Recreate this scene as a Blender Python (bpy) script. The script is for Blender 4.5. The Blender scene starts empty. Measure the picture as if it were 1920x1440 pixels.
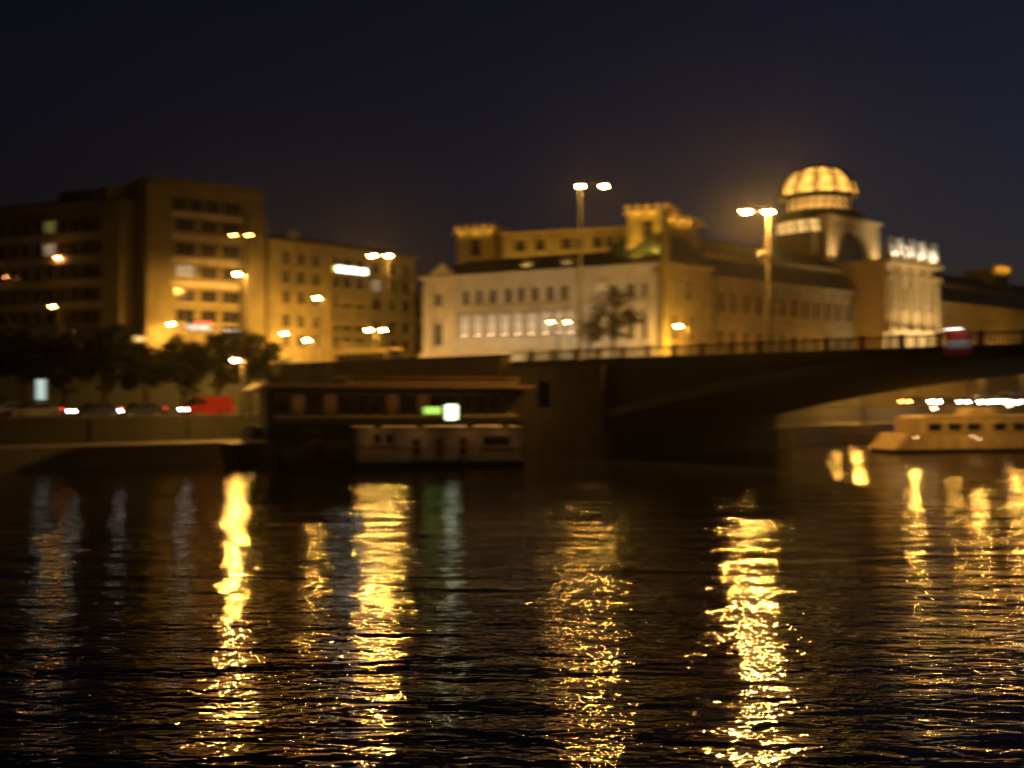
import bpy, bmesh, math, random
from mathutils import Vector, Matrix
random.seed(7)
R = math.radians
scn = bpy.context.scene
COL = scn.collection

# ------------------------------------------------------------------ camera
CAMZ = 5.6
F = 2059.0                       # focal length in units of a 1920 px wide frame
cam_d = bpy.data.cameras.new('camera')
cam_d.sensor_width = 36
cam_d.lens = F / 1920 * 36
cam_d.clip_start = .2
cam_d.clip_end = 6000
cam_d.dof.use_dof = True         # the photographer's lens is focused on the near water
cam_d.dof.focus_distance = 19
cam_d.dof.aperture_fstop = .31
cam_d.dof.aperture_ratio = .55
cam_d.dof.aperture_blades = 4
cam_d.dof.aperture_rotation = R(22)
cam = bpy.data.objects.new('camera', cam_d)
COL.objects.link(cam)
cam.location = (0, 0, CAMZ)
cam.rotation_euler = (R(90 + .7), 0, 0)
scn.camera = cam

# ------------------------------------------------------------------ sky, moonlight, exposure
wd = bpy.data.worlds.new('World')
scn.world = wd
wd.use_nodes = True
wn, wl = wd.node_tree.nodes, wd.node_tree.links
bg = wn['Background']
sky = wn.new('ShaderNodeTexSky')
sky.sky_type = 'NISHITA'
sky.sun_disc = False
SUN_EL, SUN_AZ = -3.6, 62.0
sky.sun_elevation = R(SUN_EL)
sky.sun_rotation = R(SUN_AZ)
sky.altitude = 200
tint = wn.new('ShaderNodeMix'); tint.data_type = 'RGBA'; tint.blend_type = 'MULTIPLY'; tint.inputs[0].default_value = 1
tint.inputs[7].default_value = (.95, .97, 1.5, 1)      # deep blue of the late dusk
wl.new(sky.outputs[0], tint.inputs[6])
wl.new(tint.outputs[2], bg.inputs[0])
bg.inputs[1].default_value = .122
sd = bpy.data.lights.new('moonlight', 'SUN')
sd.energy = .004
sd.angle = R(.5)
sd.color = (1, .95, .88)
so = bpy.data.objects.new('moonlight', sd)
COL.objects.link(so)
so.rotation_euler = (R(60), 0, R(-SUN_AZ + 180))

scn.view_settings.view_transform = 'Standard'
scn.view_settings.look = 'None'
scn.view_settings.exposure = 0
scn.view_settings.gamma = 1
scn.view_settings.use_curve_mapping = False
cy = scn.cycles
cy.use_denoising = True
cy.max_bounces = 5
cy.diffuse_bounces = 2
cy.glossy_bounces = 3
cy.transmission_bounces = 4
cy.transparent_max_bounces = 6
cy.sample_clamp_direct = 0
cy.sample_clamp_indirect = 12
cy.caustics_reflective = False
cy.caustics_refractive = False
cy.use_light_tree = True
HAZE = .0001

# ------------------------------------------------------------------ materials
def mat(name, c, c2=None, rough=.8, scale=1.2, metal=0, bump=0, bscale=8, dirt=0, spec=.35):
    m = bpy.data.materials.new(name)
    m.use_nodes = True
    n, l = m.node_tree.nodes, m.node_tree.links
    b = n['Principled BSDF']
    b.inputs['Roughness'].default_value = rough
    b.inputs['Metallic'].default_value = metal
    b.inputs['Specular IOR Level'].default_value = spec
    tc = n.new('ShaderNodeTexCoord')
    nz = n.new('ShaderNodeTexNoise')
    nz.inputs['Scale'].default_value = scale
    nz.inputs['Detail'].default_value = 6
    nz.inputs['Roughness'].default_value = .62
    l.new(tc.outputs['Object'], nz.inputs['Vector'])
    r = n.new('ShaderNodeValToRGB')
    c2 = c2 or tuple(x * .72 for x in c)
    r.color_ramp.elements[0].position = .36
    r.color_ramp.elements[1].position = .66
    r.color_ramp.elements[0].color = (*c2, 1)
    r.color_ramp.elements[1].color = (*c, 1)
    l.new(nz.outputs[0], r.inputs[0])
    out = r.outputs[0]
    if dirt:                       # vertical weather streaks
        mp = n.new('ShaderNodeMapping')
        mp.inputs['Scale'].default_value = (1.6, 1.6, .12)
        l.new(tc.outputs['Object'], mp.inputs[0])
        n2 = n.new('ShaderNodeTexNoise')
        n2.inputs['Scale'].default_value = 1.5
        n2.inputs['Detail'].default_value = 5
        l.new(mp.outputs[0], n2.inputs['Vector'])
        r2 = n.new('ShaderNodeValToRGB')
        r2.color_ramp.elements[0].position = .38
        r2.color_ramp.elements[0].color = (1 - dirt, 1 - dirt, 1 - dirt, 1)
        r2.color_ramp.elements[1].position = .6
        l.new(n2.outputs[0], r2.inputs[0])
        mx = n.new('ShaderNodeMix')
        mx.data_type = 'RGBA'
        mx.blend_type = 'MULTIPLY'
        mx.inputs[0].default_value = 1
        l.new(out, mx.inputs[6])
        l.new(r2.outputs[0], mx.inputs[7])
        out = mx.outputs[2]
    l.new(out, b.inputs['Base Color'])
    if bump:
        n3 = n.new('ShaderNodeTexNoise')
        n3.inputs['Scale'].default_value = bscale
        n3.inputs['Detail'].default_value = 6
        l.new(tc.outputs['Object'], n3.inputs['Vector'])
        bp = n.new('ShaderNodeBump')
        bp.inputs['Strength'].default_value = .7
        bp.inputs['Distance'].default_value = bump
        l.new(n3.outputs[0], bp.inputs['Height'])
        l.new(bp.outputs[0], b.inputs['Normal'])
    return m

def glow(name, c, s, vary=0, scale=1.5):
    m = bpy.data.materials.new(name)
    m.use_nodes = True
    n, l = m.node_tree.nodes, m.node_tree.links
    b = n['Principled BSDF']
    b.inputs['Base Color'].default_value = (.06, .06, .06, 1)
    b.inputs['Roughness'].default_value = .3
    b.inputs['Emission Color'].default_value = (*c, 1)
    b.inputs['Emission Strength'].default_value = s
    if vary:
        tc = n.new('ShaderNodeTexCoord')
        nz = n.new('ShaderNodeTexNoise')
        nz.inputs['Scale'].default_value = scale
        l.new(tc.outputs['Object'], nz.inputs['Vector'])
        mr = n.new('ShaderNodeMapRange')
        mr.inputs[1].default_value = .35
        mr.inputs[2].default_value = .65
        mr.inputs[3].default_value = s * (1 - vary)
        mr.inputs[4].default_value = s * (1 + vary)
        l.new(nz.outputs[0], mr.inputs[0])
        l.new(mr.outputs[0], b.inputs['Emission Strength'])
    return m

SOD = (1, .47, .075)
SODF = (1, .52, .06)
WARMW = (1, .72, .42)
M = dict(
    stone=mat('river_wall_stone', (.075, .063, .052), bump=.04, dirt=.4, scale=.8),
    darkstone=mat('dark_wall_stone', (.035, .036, .028), bump=.05, dirt=.3),  # darker than the other river wall stone
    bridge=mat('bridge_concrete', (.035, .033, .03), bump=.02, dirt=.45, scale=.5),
    pave=mat('granite_paving', (.16, .15, .14), scale=.6, bump=.01),
    asphalt=mat('asphalt', (.055, .052, .05), scale=1.5, bump=.01),
    soil=mat('grassy_slope', (.045, .055, .03), scale=.9, bump=.05),
    cream=mat('cream_render', (.62, .56, .44), dirt=.22, scale=.4),
    pale=mat('pale_render', (.60, .58, .52), dirt=.2, scale=.35),
    buff=mat('buff_sandstone', (.40, .32, .20), dirt=.3, scale=.5, bump=.02),
    tan=mat('tan_render', (.27, .235, .12), dirt=.25, scale=.3),
    ochre=mat('ochre_render', (.43, .37, .17), dirt=.3, scale=.4),
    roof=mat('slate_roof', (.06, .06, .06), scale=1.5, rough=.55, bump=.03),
    green=mat('copper_roof', (.10, .13, .10), scale=.8, rough=.5),
    glass=mat('window_glass', (.02, .022, .025), rough=.12, spec=.6),
    blind=mat('cream_roller_blind', (.62, .5, .38)),
    frame=mat('window_frame_paint', (.30, .26, .20), rough=.6),
    dark=mat('dark_painted_steel', (.02, .021, .023), rough=.45),
    pole=mat('lamp_pole_paint', (.12, .11, .09), rough=.5),
    white=mat('white_gloss_paint', (.62, .60, .54), rough=.4, dirt=.15),
    boatw=mat('cream_boat_paint', (.60, .48, .32), rough=.5, dirt=.2),
    red=mat('red_car_paint', (.36, .018, .014), rough=.3),
    silver=mat('silver_car_paint', (.35, .35, .36), rough=.3, metal=.3),
    bluec=mat('dark_blue_car_paint', (.02, .03, .08), rough=.3),
    rubber=mat('tyre_rubber', (.02, .02, .02), rough=.9),
    busy=mat('yellow_bus_paint', (.62, .48, .22), rough=.35),
    hull=mat('black_hull_paint', (.012, .012, .013), rough=.5),
    deckw=mat('deck_planks', (.14, .10, .07), scale=3),
    awn=mat('canvas_awning', (.24, .165, .10), rough=.8),
    bark=mat('bark', (.08, .06, .045), bump=.03, scale=3),
    leafd=mat('dark_leaves', (.03, .045, .018), c2=(.015, .025, .01), scale=.5, rough=.6),
    leafb=mat('brown_green_leaves', (.09, .085, .035), c2=(.05, .05, .02), scale=.5, rough=.6),
    sred=mat('red_sign_paint', (.6, .04, .03), rough=.5),
    swhite=mat('white_sign_paint', (.8, .8, .8), rough=.5),
    sblue=mat('bluegrey_sign_back', (.30, .34, .38), rough=.5),
    gold=mat('gilded_stone', (.62, .48, .28), rough=.6, scale=2, bump=.03),
    canvas=mat('pale_canvas', (.6, .56, .48)),
)
G = dict(
    sod=glow('sodium_lamp_glass', SOD, 3000),
    sod2=glow('bright_sodium_lamp_glass', SOD, 7000),
    sod3=glow('brightest_sodium_lamp_glass', SOD, 11000),
    sods=glow('dim_sodium_lamp_glass', SOD, 260),
    sodm=glow('medium_sodium_lamp_glass', SOD, 1100),
    sodw=glow('added_street_lamp_glass', SOD, 700),
    lsod=glow('leftmost_lamp_glass', SOD, 120),
    bsod=glow('added_bridge_lamp_glass', SOD, 650),
    csod=glow('tall_lamp_glass', SOD, 3300),
    qsod=glow('quay_lamp_glass', SOD, 4200),
    dsod=glow('faint_sodium_lamp_glass', SOD, 70),
    orange=glow('orange_lamp_glass', (1, .35, .10), 60),
    wl=glow('warm_white_lamp_glass', (1, .6, .28), 300),
    white=glow('headlamp_glass', (1, .93, .85), 32),
    white2=glow('bright_headlamp_glass', (1, .9, .78), 220),
    red=glow('tail_lamp_glass', (1, .05, .02), 6),
    marker=glow('marker_lamp_glass', (1, .6, .3), 25),
    ored=glow('orange_tail_lamp_glass', (1, .25, .06), 90),
    winw=glow('curtained_lit_window', (1, .72, .42), .32, .4),
    niche=glow('niche_uplight_glow', (1, .66, .34), .7, .25, .6),  # pane emission stands in for uplight on the arcade niches
    wing=glow('greenish_lit_window', (.6, .55, .12), .2, .3),
    wino=glow('orange_lit_window', (1, .62, .28), .5, .3),
    winb=glow('bright_lit_window', (1, .58, .17), 1.2, .5, .9),
    domeg=glow('lit_dome_glass', (1, .47, .075), 1.9, .35, .7),
    domed=glow('lit_drum_glass', (1, .46, .09), 1.1, .5, 1.2),
    signw=glow('backlit_white_sign', (1, .92, .75), 6),
    signy=glow('backlit_yellow_sign', (1, .85, .02), 1.1),
    green=glow('lit_green_panel', (.45, .8, .12), 1.3),
    gwhite=glow('lit_green_white_panel', (.85, 1, .6), 3.5),
    city=glow('lit_advert_panel', (.72, .88, .8), .75, .1),
    shop=glow('lit_shop_window', (1, .8, .6), 1.0, .6, 2),
    dim=glow('dim_cabin_window', (1, .30, .06), .05, .6, .5),
)

for k_ in ('winw', 'wing', 'wino', 'winb', 'niche', 'domeg', 'domed', 'city', 'shop', 'dim', 'signy', 'green', 'red'):
    G[k_].cycles.emission_sampling = 'NONE'
# ------------------------------------------------------------------ mesh helpers
class MB:
    def __init__(s): s.v = []; s.f = []
    def box(s, x0, x1, y0, y1, z0, z1):
        i = len(s.v)
        s.v += [(x0, y0, z0), (x1, y0, z0), (x1, y1, z0), (x0, y1, z0), (x0, y0, z1), (x1, y0, z1), (x1, y1, z1), (x0, y1, z1)]
        s.f += [(i, i+3, i+2, i+1), (i+4, i+5, i+6, i+7), (i, i+1, i+5, i+4), (i+1, i+2, i+6, i+5), (i+2, i+3, i+7, i+6), (i+3, i, i+4, i+7)]
        return s
    def prism(s, pts, axis, a, b):
        """pts: 2D polygon; axis: 'x','y','z' extrusion axis from a to b"""
        i = len(s.v); n = len(pts)
        for t in (a, b):
            for p, q in pts:
                s.v.append({'x': (t, p, q), 'y': (p, t, q), 'z': (p, q, t)}[axis])
        s.f.append(tuple(range(i, i+n))); s.f.append(tuple(range(i+2*n-1, i+n-1, -1)))
        for k in range(n):
            k2 = (k+1) % n
            s.f.append((i+k, i+k2, i+n+k2, i+n+k))
        return s
    def tube(s, p0, p1, r0, r1=None, n=8):
        r1 = r0 if r1 is None else r1
        p0, p1 = Vector(p0), Vector(p1)
        d = (p1-p0).normalized()
        a = d.cross(Vector((0, 0, 1)) if abs(d.z) < .9 else Vector((1, 0, 0))).normalized()
        b = d.cross(a)
        i = len(s.v)
        for p, r in ((p0, r0), (p1, r1)):
            for k in range(n):
                t = 2*math.pi*k/n
                s.v.append(tuple(p + a*math.cos(t)*r + b*math.sin(t)*r))
        for k in range(n):
            k2 = (k+1) % n
            s.f.append((i+k, i+k2, i+n+k2, i+n+k))
        s.f.append(tuple(range(i+n-1, i-1, -1))); s.f.append(tuple(range(i+n, i+2*n)))
        return s
    def lathe(s, prof, n=24, c=(0, 0), a0=0, a1=2*math.pi):
        i = len(s.v); full = abs(a1-a0-2*math.pi) < 1e-6
        m = n if full else n+1
        for r, z in prof:
            for k in range(m):
                t = a0+(a1-a0)*k/n
                s.v.append((c[0]+r*math.cos(t), c[1]+r*math.sin(t), z))
        for j in range(len(prof)-1):
            for k in range(n):
                k2 = (k+1) % m
                s.f.append((i+j*m+k, i+j*m+k2, i+(j+1)*m+k2, i+(j+1)*m+k))
        return s
    def ball(s, c, rx, ry=None, rz=None, n=10, m=6):
        ry = ry or rx; rz = rz or rx
        i = len(s.v)
        for j in range(m+1):
            ph = math.pi*j/m
            for k in range(n):
                t = 2*math.pi*k/n
                s.v.append((c[0]+rx*math.sin(ph)*math.cos(t), c[1]+ry*math.sin(ph)*math.sin(t), c[2]+rz*math.cos(ph)))
        for j in range(m):
            for k in range(n):
                k2 = (k+1) % n
                s.f.append((i+j*n+k, i+(j+1)*n+k, i+(j+1)*n+k2, i+j*n+k2))
        return s
    def poly(s, pts):
        i = len(s.v); s.v += [tuple(p) for p in pts]; s.f.append(tuple(range(i, i+len(pts)))); return s
    def mesh(s, name, m):
        me = bpy.data.meshes.new(name)
        me.from_pydata(s.v, [], s.f)
        me.materials.append(m)
        return me
    def build(s, name, m, parent=None, smooth=False, recalc=True):
        me = s.mesh(name, m)
        if recalc:
            b = bmesh.new(); b.from_mesh(me)
            bmesh.ops.remove_doubles(b, verts=b.verts, dist=.0005)
            bmesh.ops.recalc_face_normals(b, faces=b.faces)
            b.to_mesh(me); b.free()
        if smooth:
            me.shade_smooth()
        return link(name, me, parent)

def link(name, me, parent=None, loc=None):
    o = bpy.data.objects.new(name, me)
    COL.objects.link(o)
    if parent: o.parent = parent
    if loc: o.location = loc
    return o
def part(name, me, parent, loc=(0, 0, 0), rz=0, sc=None):
    o = link(name, me, parent, loc)
    o.rotation_euler.z = rz
    if sc: o.scale = sc
    return o
def tag(o, label, cat, group=None):
    o['label'] = label; o['category'] = cat
    if group: o['group'] = group
    return o
def thing(name, label, cat, loc=(0, 0, 0), rz=0, group=None):
    o = link(name, None, None, loc); o.rotation_euler.z = rz
    return tag(o, label, cat, group)
def structure(o): o['kind'] = 'structure'; return o
def stuff(o): o['kind'] = 'stuff'; return o

def at(px, py, D):
    """world point seen at photograph pixel px,py at forward distance D"""
    return Vector(((px-960)/F*D, D, CAMZ+(745-py)/F*D))

class Frame:
    """A facade line on the ground plan: origin, unit direction u, v pointing away from the river."""
    def __init__(s, p0, p1):
        s.o = Vector((p0[0], p0[1])); d = Vector((p1[0], p1[1]))-s.o
        s.L = d.length; s.u = d.normalized(); s.v = Vector((-s.u.y, s.u.x)); s.rz = math.atan2(s.u.y, s.u.x)
    def upx(s, px, v=0):
        k = (px-960)/F; o = s.o+s.v*v
        return (k*o.y-o.x)/(s.u.x-k*s.u.y)
    def z(s, u, py, v=0):
        p = s.o+s.u*u+s.v*v
        return CAMZ+(745-py)/F*p.y
    def w(s, u, v=0, z=0):
        p = s.o+s.u*u+s.v*v
        return Vector((p.x, p.y, z))
    def root(s, name, label, cat, u=0, v=0, z=0, group=None):
        return thing(name, label, cat, s.w(u, v, z), s.rz, group)

def facade(u0, u1, z0, z1, holes, y=0, depth=.35, back=None):
    """wall skin in the plane y with rectangular openings and their reveals; optional solid box behind"""
    mb = MB()
    us = sorted({u0, u1, *[h[0] for h in holes], *[h[1] for h in holes]})
    zs = sorted({z0, z1, *[h[2] for h in holes], *[h[3] for h in holes]})
    for i in range(len(us)-1):
        for j in range(len(zs)-1):
            cu, cz = (us[i]+us[i+1])/2, (zs[j]+zs[j+1])/2
            if any(h[0] < cu < h[1] and h[2] < cz < h[3] for h in holes): continue
            mb.poly([(us[i], y, zs[j]), (us[i+1], y, zs[j]), (us[i+1], y, zs[j+1]), (us[i], y, zs[j+1])])
    for a, b, c, d in holes:
        e = y+depth
        mb.poly([(a, y, c), (a, e, c), (b, e, c), (b, y, c)])
        mb.poly([(a, y, d), (b, y, d), (b, e, d), (a, e, d)])
        mb.poly([(a, y, c), (a, y, d), (a, e, d), (a, e, c)])
        mb.poly([(b, y, c), (b, e, c), (b, e, d), (b, y, d)])
    if back:                         # side walls and rear
        bd = back
        mb.poly([(u0, y, z0), (u0, y, z1), (u0, bd, z1), (u0, bd, z0)])
        mb.poly([(u1, y, z0), (u1, bd, z0), (u1, bd, z1), (u1, y, z1)])
        mb.poly([(u0, bd, z0), (u0, bd, z1), (u1, bd, z1), (u1, bd, z0)])
        mb.poly([(u0, y, z1), (u1, y, z1), (u1, bd, z1), (u0, bd, z1)])
    return mb

_wm = {}
def window(parent, u0, u1, z0, z1, y, pane='glass', mull=1, trans=1, depth=.35, arch=False):
    """window frame (part) + pane (sub-part), set back in its opening"""
    w, h = round(u1-u0, 2), round(z1-z0, 2)
    k = (w, h, mull, trans, arch)
    if k not in _wm:
        t = .09
        f = MB()
        f.box(-w/2, -w/2+t, 0, .12, 0, h).box(w/2-t, w/2, 0, .12, 0, h).box(-w/2+t, w/2-t, 0, .12, 0, t).box(-w/2+t, w/2-t, 0, .12, h-t, h)
        for i in range(mull):
            x = -w/2+w*(i+1)/(mull+1); f.box(x-.03, x+.03, .01, .11, t, h-t)
        for i in range(trans):
            z = h*(.66 if trans == 1 else (i+1)/(trans+1)); f.box(-w/2+t, w/2-t, .02, .10, z-.03, z+.03)
        if arch:                    # moulded hood above the opening
            n = 8; ro, ri = w/2+.28, w/2+.02
            for i in range(n):
                a, b = math.pi*i/n, math.pi*(i+1)/n
                q = [(ro*math.cos(a), h+ro*.75*math.sin(a)), (ro*math.cos(b), h+ro*.75*math.sin(b)), (ri*math.cos(b), h+ri*.75*math.sin(b)), (ri*math.cos(a), h+ri*.75*math.sin(a))]
                f.prism(q, 'y', -depth-.12+.1, -depth+.1)
        f.box(-w/2-.12, w/2+.12, -depth-.1+.1, -depth+.1, -.22, -.04)
        _wm[k] = (f.mesh('window', M['frame']), {})
    me, panes = _wm[k]
    fr = part('window', me, parent, ((u0+u1)/2, y+depth-.1, z0))
    if pane not in panes:
        panes[pane] = MB().box(-w/2+.05, w/2-.05, .14, .18, .05, h-.05).mesh('pane', M.get(pane) or G[pane])
    part('pane', panes[pane], fr)
    return fr

# ------------------------------------------------------------------ site frames
r_ = Vector((.731, .682)); c_ = Vector((-.682, .731))
A = Vector((6.1, 105.0))
BR = Frame(A, A-c_)               # bridge: u runs over the river towards the camera side (right), v along the far bank
BR.v = r_
DECK, UP, LOW, LOWR, QUAY = 9.1, 9.0, 3.7, 4.3, 1.7

# ---- water
water_mat = bpy.data.materials.new('river_water'); water_mat.use_nodes = True
n, l = water_mat.node_tree.nodes, water_mat.node_tree.links
b = n['Principled BSDF']
b.inputs['Base Color'].default_value = (.006, .006, .006, 1)
b.inputs['Roughness'].default_value = .06
b.inputs['IOR'].default_value = 1.333
tc = n.new('ShaderNodeTexCoord')
def wave(scale, sx, sy, det, rot, dist=0):
    mp = n.new('ShaderNodeMapping'); mp.inputs['Scale'].default_value = (sx, sy, 1); mp.inputs['Rotation'].default_value = (0, 0, R(rot))
    l.new(tc.outputs['Object'], mp.inputs[0])
    t = n.new('ShaderNodeTexNoise'); t.inputs['Scale'].default_value = scale; t.inputs['Detail'].default_value = det; t.inputs['Distortion'].default_value = dist
    t.inputs['Roughness'].default_value = .5
    l.new(mp.outputs[0], t.inputs['Vector']); return t.outputs[0]
def mul(a, k):
    m_ = n.new('ShaderNodeMath'); m_.operation = 'MULTIPLY'; l.new(a, m_.inputs[0])
    if isinstance(k, float): m_.inputs[1].default_value = k
    else: l.new(k, m_.inputs[1])
    return m_.outputs[0]
def add(a, c):
    m_ = n.new('ShaderNodeMath'); m_.operation = 'ADD'; l.new(a, m_.inputs[0]); l.new(c, m_.inputs[1]); return m_.outputs[0]
rip = wave(2.6, .46, 1.1, 2, 8, .6)          # hand-sized ripples
fine = wave(7.0, .6, 1.0, 1.5, -14, .4)
chop = wave(.55, .55, 1.2, 1, 4)
swell = wave(.35, .10, 1.6, 0, -3)      # long low bands across the stream
patch = wave(.09, .6, 1.6, 1, 10)       # gusts: rougher and calmer patches
mr = n.new('ShaderNodeMapRange'); mr.inputs[1].default_value = .35; mr.inputs[2].default_value = .65; mr.inputs[3].default_value = .55; mr.inputs[4].default_value = 1.25
l.new(patch, mr.inputs[0])
hsum = add(add(mul(mul(rip, mr.outputs[0]), .066), mul(mul(fine, mr.outputs[0]), .009)), add(mul(chop, .13), mul(swell, .10)))
bp = n.new('ShaderNodeBump'); bp.inputs['Strength'].default_value = 1; bp.inputs['Distance'].default_value = 1.0
l.new(hsum, bp.inputs['Height']); l.new(bp.outputs[0], b.inputs['Normal'])
wm_ = MB(); wm_.poly([(-900, -300, 0), (1200, -300, 0), (1200, 1500, 0), (-900, 1500, 0)])
structure(wm_.build("river_water", water_mat, recalc=False))

# ---- banks as solid slabs (plan polygons)
def slab(name, pts, z0, z1, m):
    return structure(MB().prism([tuple(p) for p in pts], 'z', z0, z1).build(name, m))
B0 = A+c_*14
def bl(t, off): return B0+r_*t+c_*off      # left bank line, off = distance inland
slab('quay', [bl(-190, 0), bl(0, 0), bl(0, 8), bl(-190, 8)], -3, QUAY, M['pave'])
ramp_end = A+c_*57
slab('lower_road', [bl(-190, 8), bl(-1, 8), A+c_*22, ramp_end, ramp_end-r_*18, ramp_end-r_*190], -3, LOW, M['asphalt'])
def bR(s, off): return A+r_*s+c_*off
slab('upper_street', [A+c_*8+r_*.5, bR(28.5, 8), bR(28.5, 13.5), bR(420, 13.5), bR(420, 420), bR(-230, 420), bR(-230, 60), ramp_end-r_*18+c_*3, ramp_end], -3, UP, M['asphalt'])
slab('lower_road', [bR(28.5, 4), bR(420, 4), bR(420, 13.5), bR(28.5, 13.5)], -3, LOWR, M['asphalt'])
slab('quay', [bR(20, 0), bR(420, 0), bR(420, 4), bR(20, 4)], -3, 2.2, M['pave'])
# near-bank wall of lower road above the quay
def wall(name, label, p0, p1, th, z0, z1, m, cope=.12, cat='wall', pil=6, group=None):
    f = Frame(p0, p1); L = f.L
    t = f.root(name, label, cat, 0, 0, z0, group)
    h = z1-z0
    MB().box(0, L, 0, th, 0, h-.3).build('wall_face', m, t)
    MB().box(-.05, L+.05, -cope, th+cope, h-.297, h).build('coping', M['stone'], t)
    n_ = int(L/pil)
    if n_:
        pm = MB().box(-.35, .35, -.2, -.004, 0, h-.302).mesh('pilaster', m)
        for i in range(n_+1): part('pilaster', pm, t, (.5+(L-1)*i/n_, 0, 0))
    return t
wall('embankment_wall', 'stone river wall behind the low quay at left, below the road with the cars', bl(-120, 7.4), bl(-1, 7.4), .6, QUAY+.002, LOW+.3, M['darkstone'], pil=9)
wall('retaining_wall', 'long ramp wall lit orange, behind the dark restaurant boat', A+c_*57.5-r_*.5, A+c_*9.6-r_*.5, .9, LOW, UP+1.0, M['stone'], pil=5)
wall('retaining_wall', 'pale wall between lower road and upper street beyond the bridge, lit at right', bR(30, 13.2), bR(230, 13.2), .6, LOWR, UP+1.0, M['tan'], pil=8)
# grassy slope between the lower road and the upper street at left
sl = MB(); q0, q1 = ramp_end-r_*1, ramp_end-r_*160
a0, a1 = ramp_end-r_*1-c_*7, ramp_end-r_*160-c_*7
sl.poly([(a0.x, a0.y, LOW+.01), (q0.x, q0.y, UP), (q1.x, q1.y, UP), (a1.x, a1.y, LOW+.01)])
sl.poly([(a0.x, a0.y, LOW+.01), (q0.x, q0.y, LOW+.01), (q0.x, q0.y, UP)])
e0, e1 = ramp_end-r_*1+c_*8, ramp_end-r_*200+c_*8
sl.poly([(q0.x, q0.y, UP), (e0.x, e0.y, UP+.01), (e1.x, e1.y, UP+.01), (q1.x, q1.y, UP)])
structure(sl.build('grass_slope', M['soil']))

# ------------------------------------------------------------------ bridge
brt = thing('road_bridge', 'wide dark arched road bridge crossing the river to the right', 'bridge', (A.x, A.y, 0), 0)
def bw(u, v, z): p = A-c_*u+r_*v; return (p.x-A.x, p.y-A.y, z)
def bpart(name, pts, m, v0, v1, par=None):
    """profile pts (u,z) extruded along the width v0..v1"""
    mb = MB(); k = len(pts)
    for v in (v0, v1):
        for u, z in pts: mb.v.append(bw(u, v, z))
    mb.f.append(tuple(range(k))); mb.f.append(tuple(range(2*k-1, k-1, -1)))
    for i in range(k): j = (i+1) % k; mb.f.append((i, j, k+j, k+i))
    return mb.build(name, m, par or brt)
WB = 28.0
def zi(u): return 8.3-4.6*((45-u)/41)**2 if u > 4 else 3.7
us = [4+i*2.05 for i in range(41)]          # one span from bank to the pier in mid-river
# spandrel / arch body in convex strips so the concave outline triangulates cleanly
arch = MB()
for s_, (va, vb) in enumerate(((.35, WB-.35),)):
    for i in range(len(us)-1):
        a_, b_ = us[i], us[i+1]
        k = len(arch.v)
        for v in (va, vb):
            for u, z in ((a_, zi(a_)), (b_, zi(b_)), (b_, 8.75), (a_, 8.75)): arch.v.append(bw(u, v, z))
        arch.f += [(k, k+1, k+2, k+3), (k+7, k+6, k+5, k+4), (k, k+4, k+5, k+1), (k+3, k+2, k+6, k+7)]
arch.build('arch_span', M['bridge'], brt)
ringm = MB()
for side, (va, vb) in enumerate(((0, .5), (WB-.5, WB))):
    for i in range(len(us)-1):
        a_, b_ = us[i], us[i+1]; k = len(ringm.v)
        for v in (va, vb):
            for u, z in ((a_, zi(a_)-.03), (b_, zi(b_)-.03), (b_, min(zi(b_)+.75, 8.7)), (a_, min(zi(a_)+.75, 8.7))): ringm.v.append(bw(u, v, z))
        ringm.f += [(k, k+1, k+2, k+3), (k+7, k+6, k+5, k+4), (k, k+4, k+5, k+1), (k+3, k+2, k+6, k+7)]
ringm.build('arch_ring', M['pave'], brt)
bpart('deck', [(-14, 8.752), (150, 8.752), (150, DECK), (-14, DECK)], M['asphalt'], .2, WB-.2)
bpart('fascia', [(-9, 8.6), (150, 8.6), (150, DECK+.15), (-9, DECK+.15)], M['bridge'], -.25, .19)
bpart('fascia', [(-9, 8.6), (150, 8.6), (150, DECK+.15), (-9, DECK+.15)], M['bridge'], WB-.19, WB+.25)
# railing: posts are parts, thin balusters one piece of stuff
for side, v in enumerate((-.05, WB)):
    pm = MB(); p0 = bw(0, 0, 0)
    pm.box(-.16, .16, -.16, .16, 0, 1.0)
    me = pm.mesh('railing_post', M['bridge'])
    if side == 0:
        for i in range(20):
            u = -6+i*3.0
            o = part('railing_post', me, brt, bw(u, v, DECK+.152), math.atan2(-.731, .682))
    bal = MB()
    for i in range(330):
        u = -7+i*.3
        bal.tube(bw(u, v, DECK+.15), bw(u, v, DECK+.9), .05, n=4)
    stuff(bal.build('balusters', M['bridge'], brt, recalc=False))
    bpart('handrail', [(-9, DECK+.9), (150, DECK+.9), (150, DECK+1.02), (-9, DECK+1.02)], M['bridge'], v-.1, v+.1)
# abutment tower with the dark niche, pier in mid river
ab = MB()
nu0, nu1 = -4.6, -2.4
for (ua, ub, za, zb) in ((-9, nu0, -2, 8.6), (nu1, 4.0, -2, 8.6), (nu0, nu1, -2, 4.6), (nu0, nu1, 7.2, 8.6)):
    k = len(ab.v)
    for v in (-.6, WB):
        for u, z in ((ua, za), (ub, za), (ub, zb), (ua, zb)): ab.v.append(bw(u, v, z))
    ab.f += [(k, k+1, k+2, k+3), (k+7, k+6, k+5, k+4)]+[(k+i, k+(i+1) % 4, k+4+(i+1) % 4, k+4+i) for i in range(4)]
ab.build('abutment', M['stone'], brt)
bpart('niche_back', [(nu0, 4.6), (nu1, 4.6), (nu1, 7.2), (nu0, 7.2)], M['dark'], .6, .7)
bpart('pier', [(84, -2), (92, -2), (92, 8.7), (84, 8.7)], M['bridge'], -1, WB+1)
bpart('plinth', [(-9.2, -2), (5.2, -2), (5.2, 2.2), (-9.2, 2.2)], M['stone'], -1.0, -.61)
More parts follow.
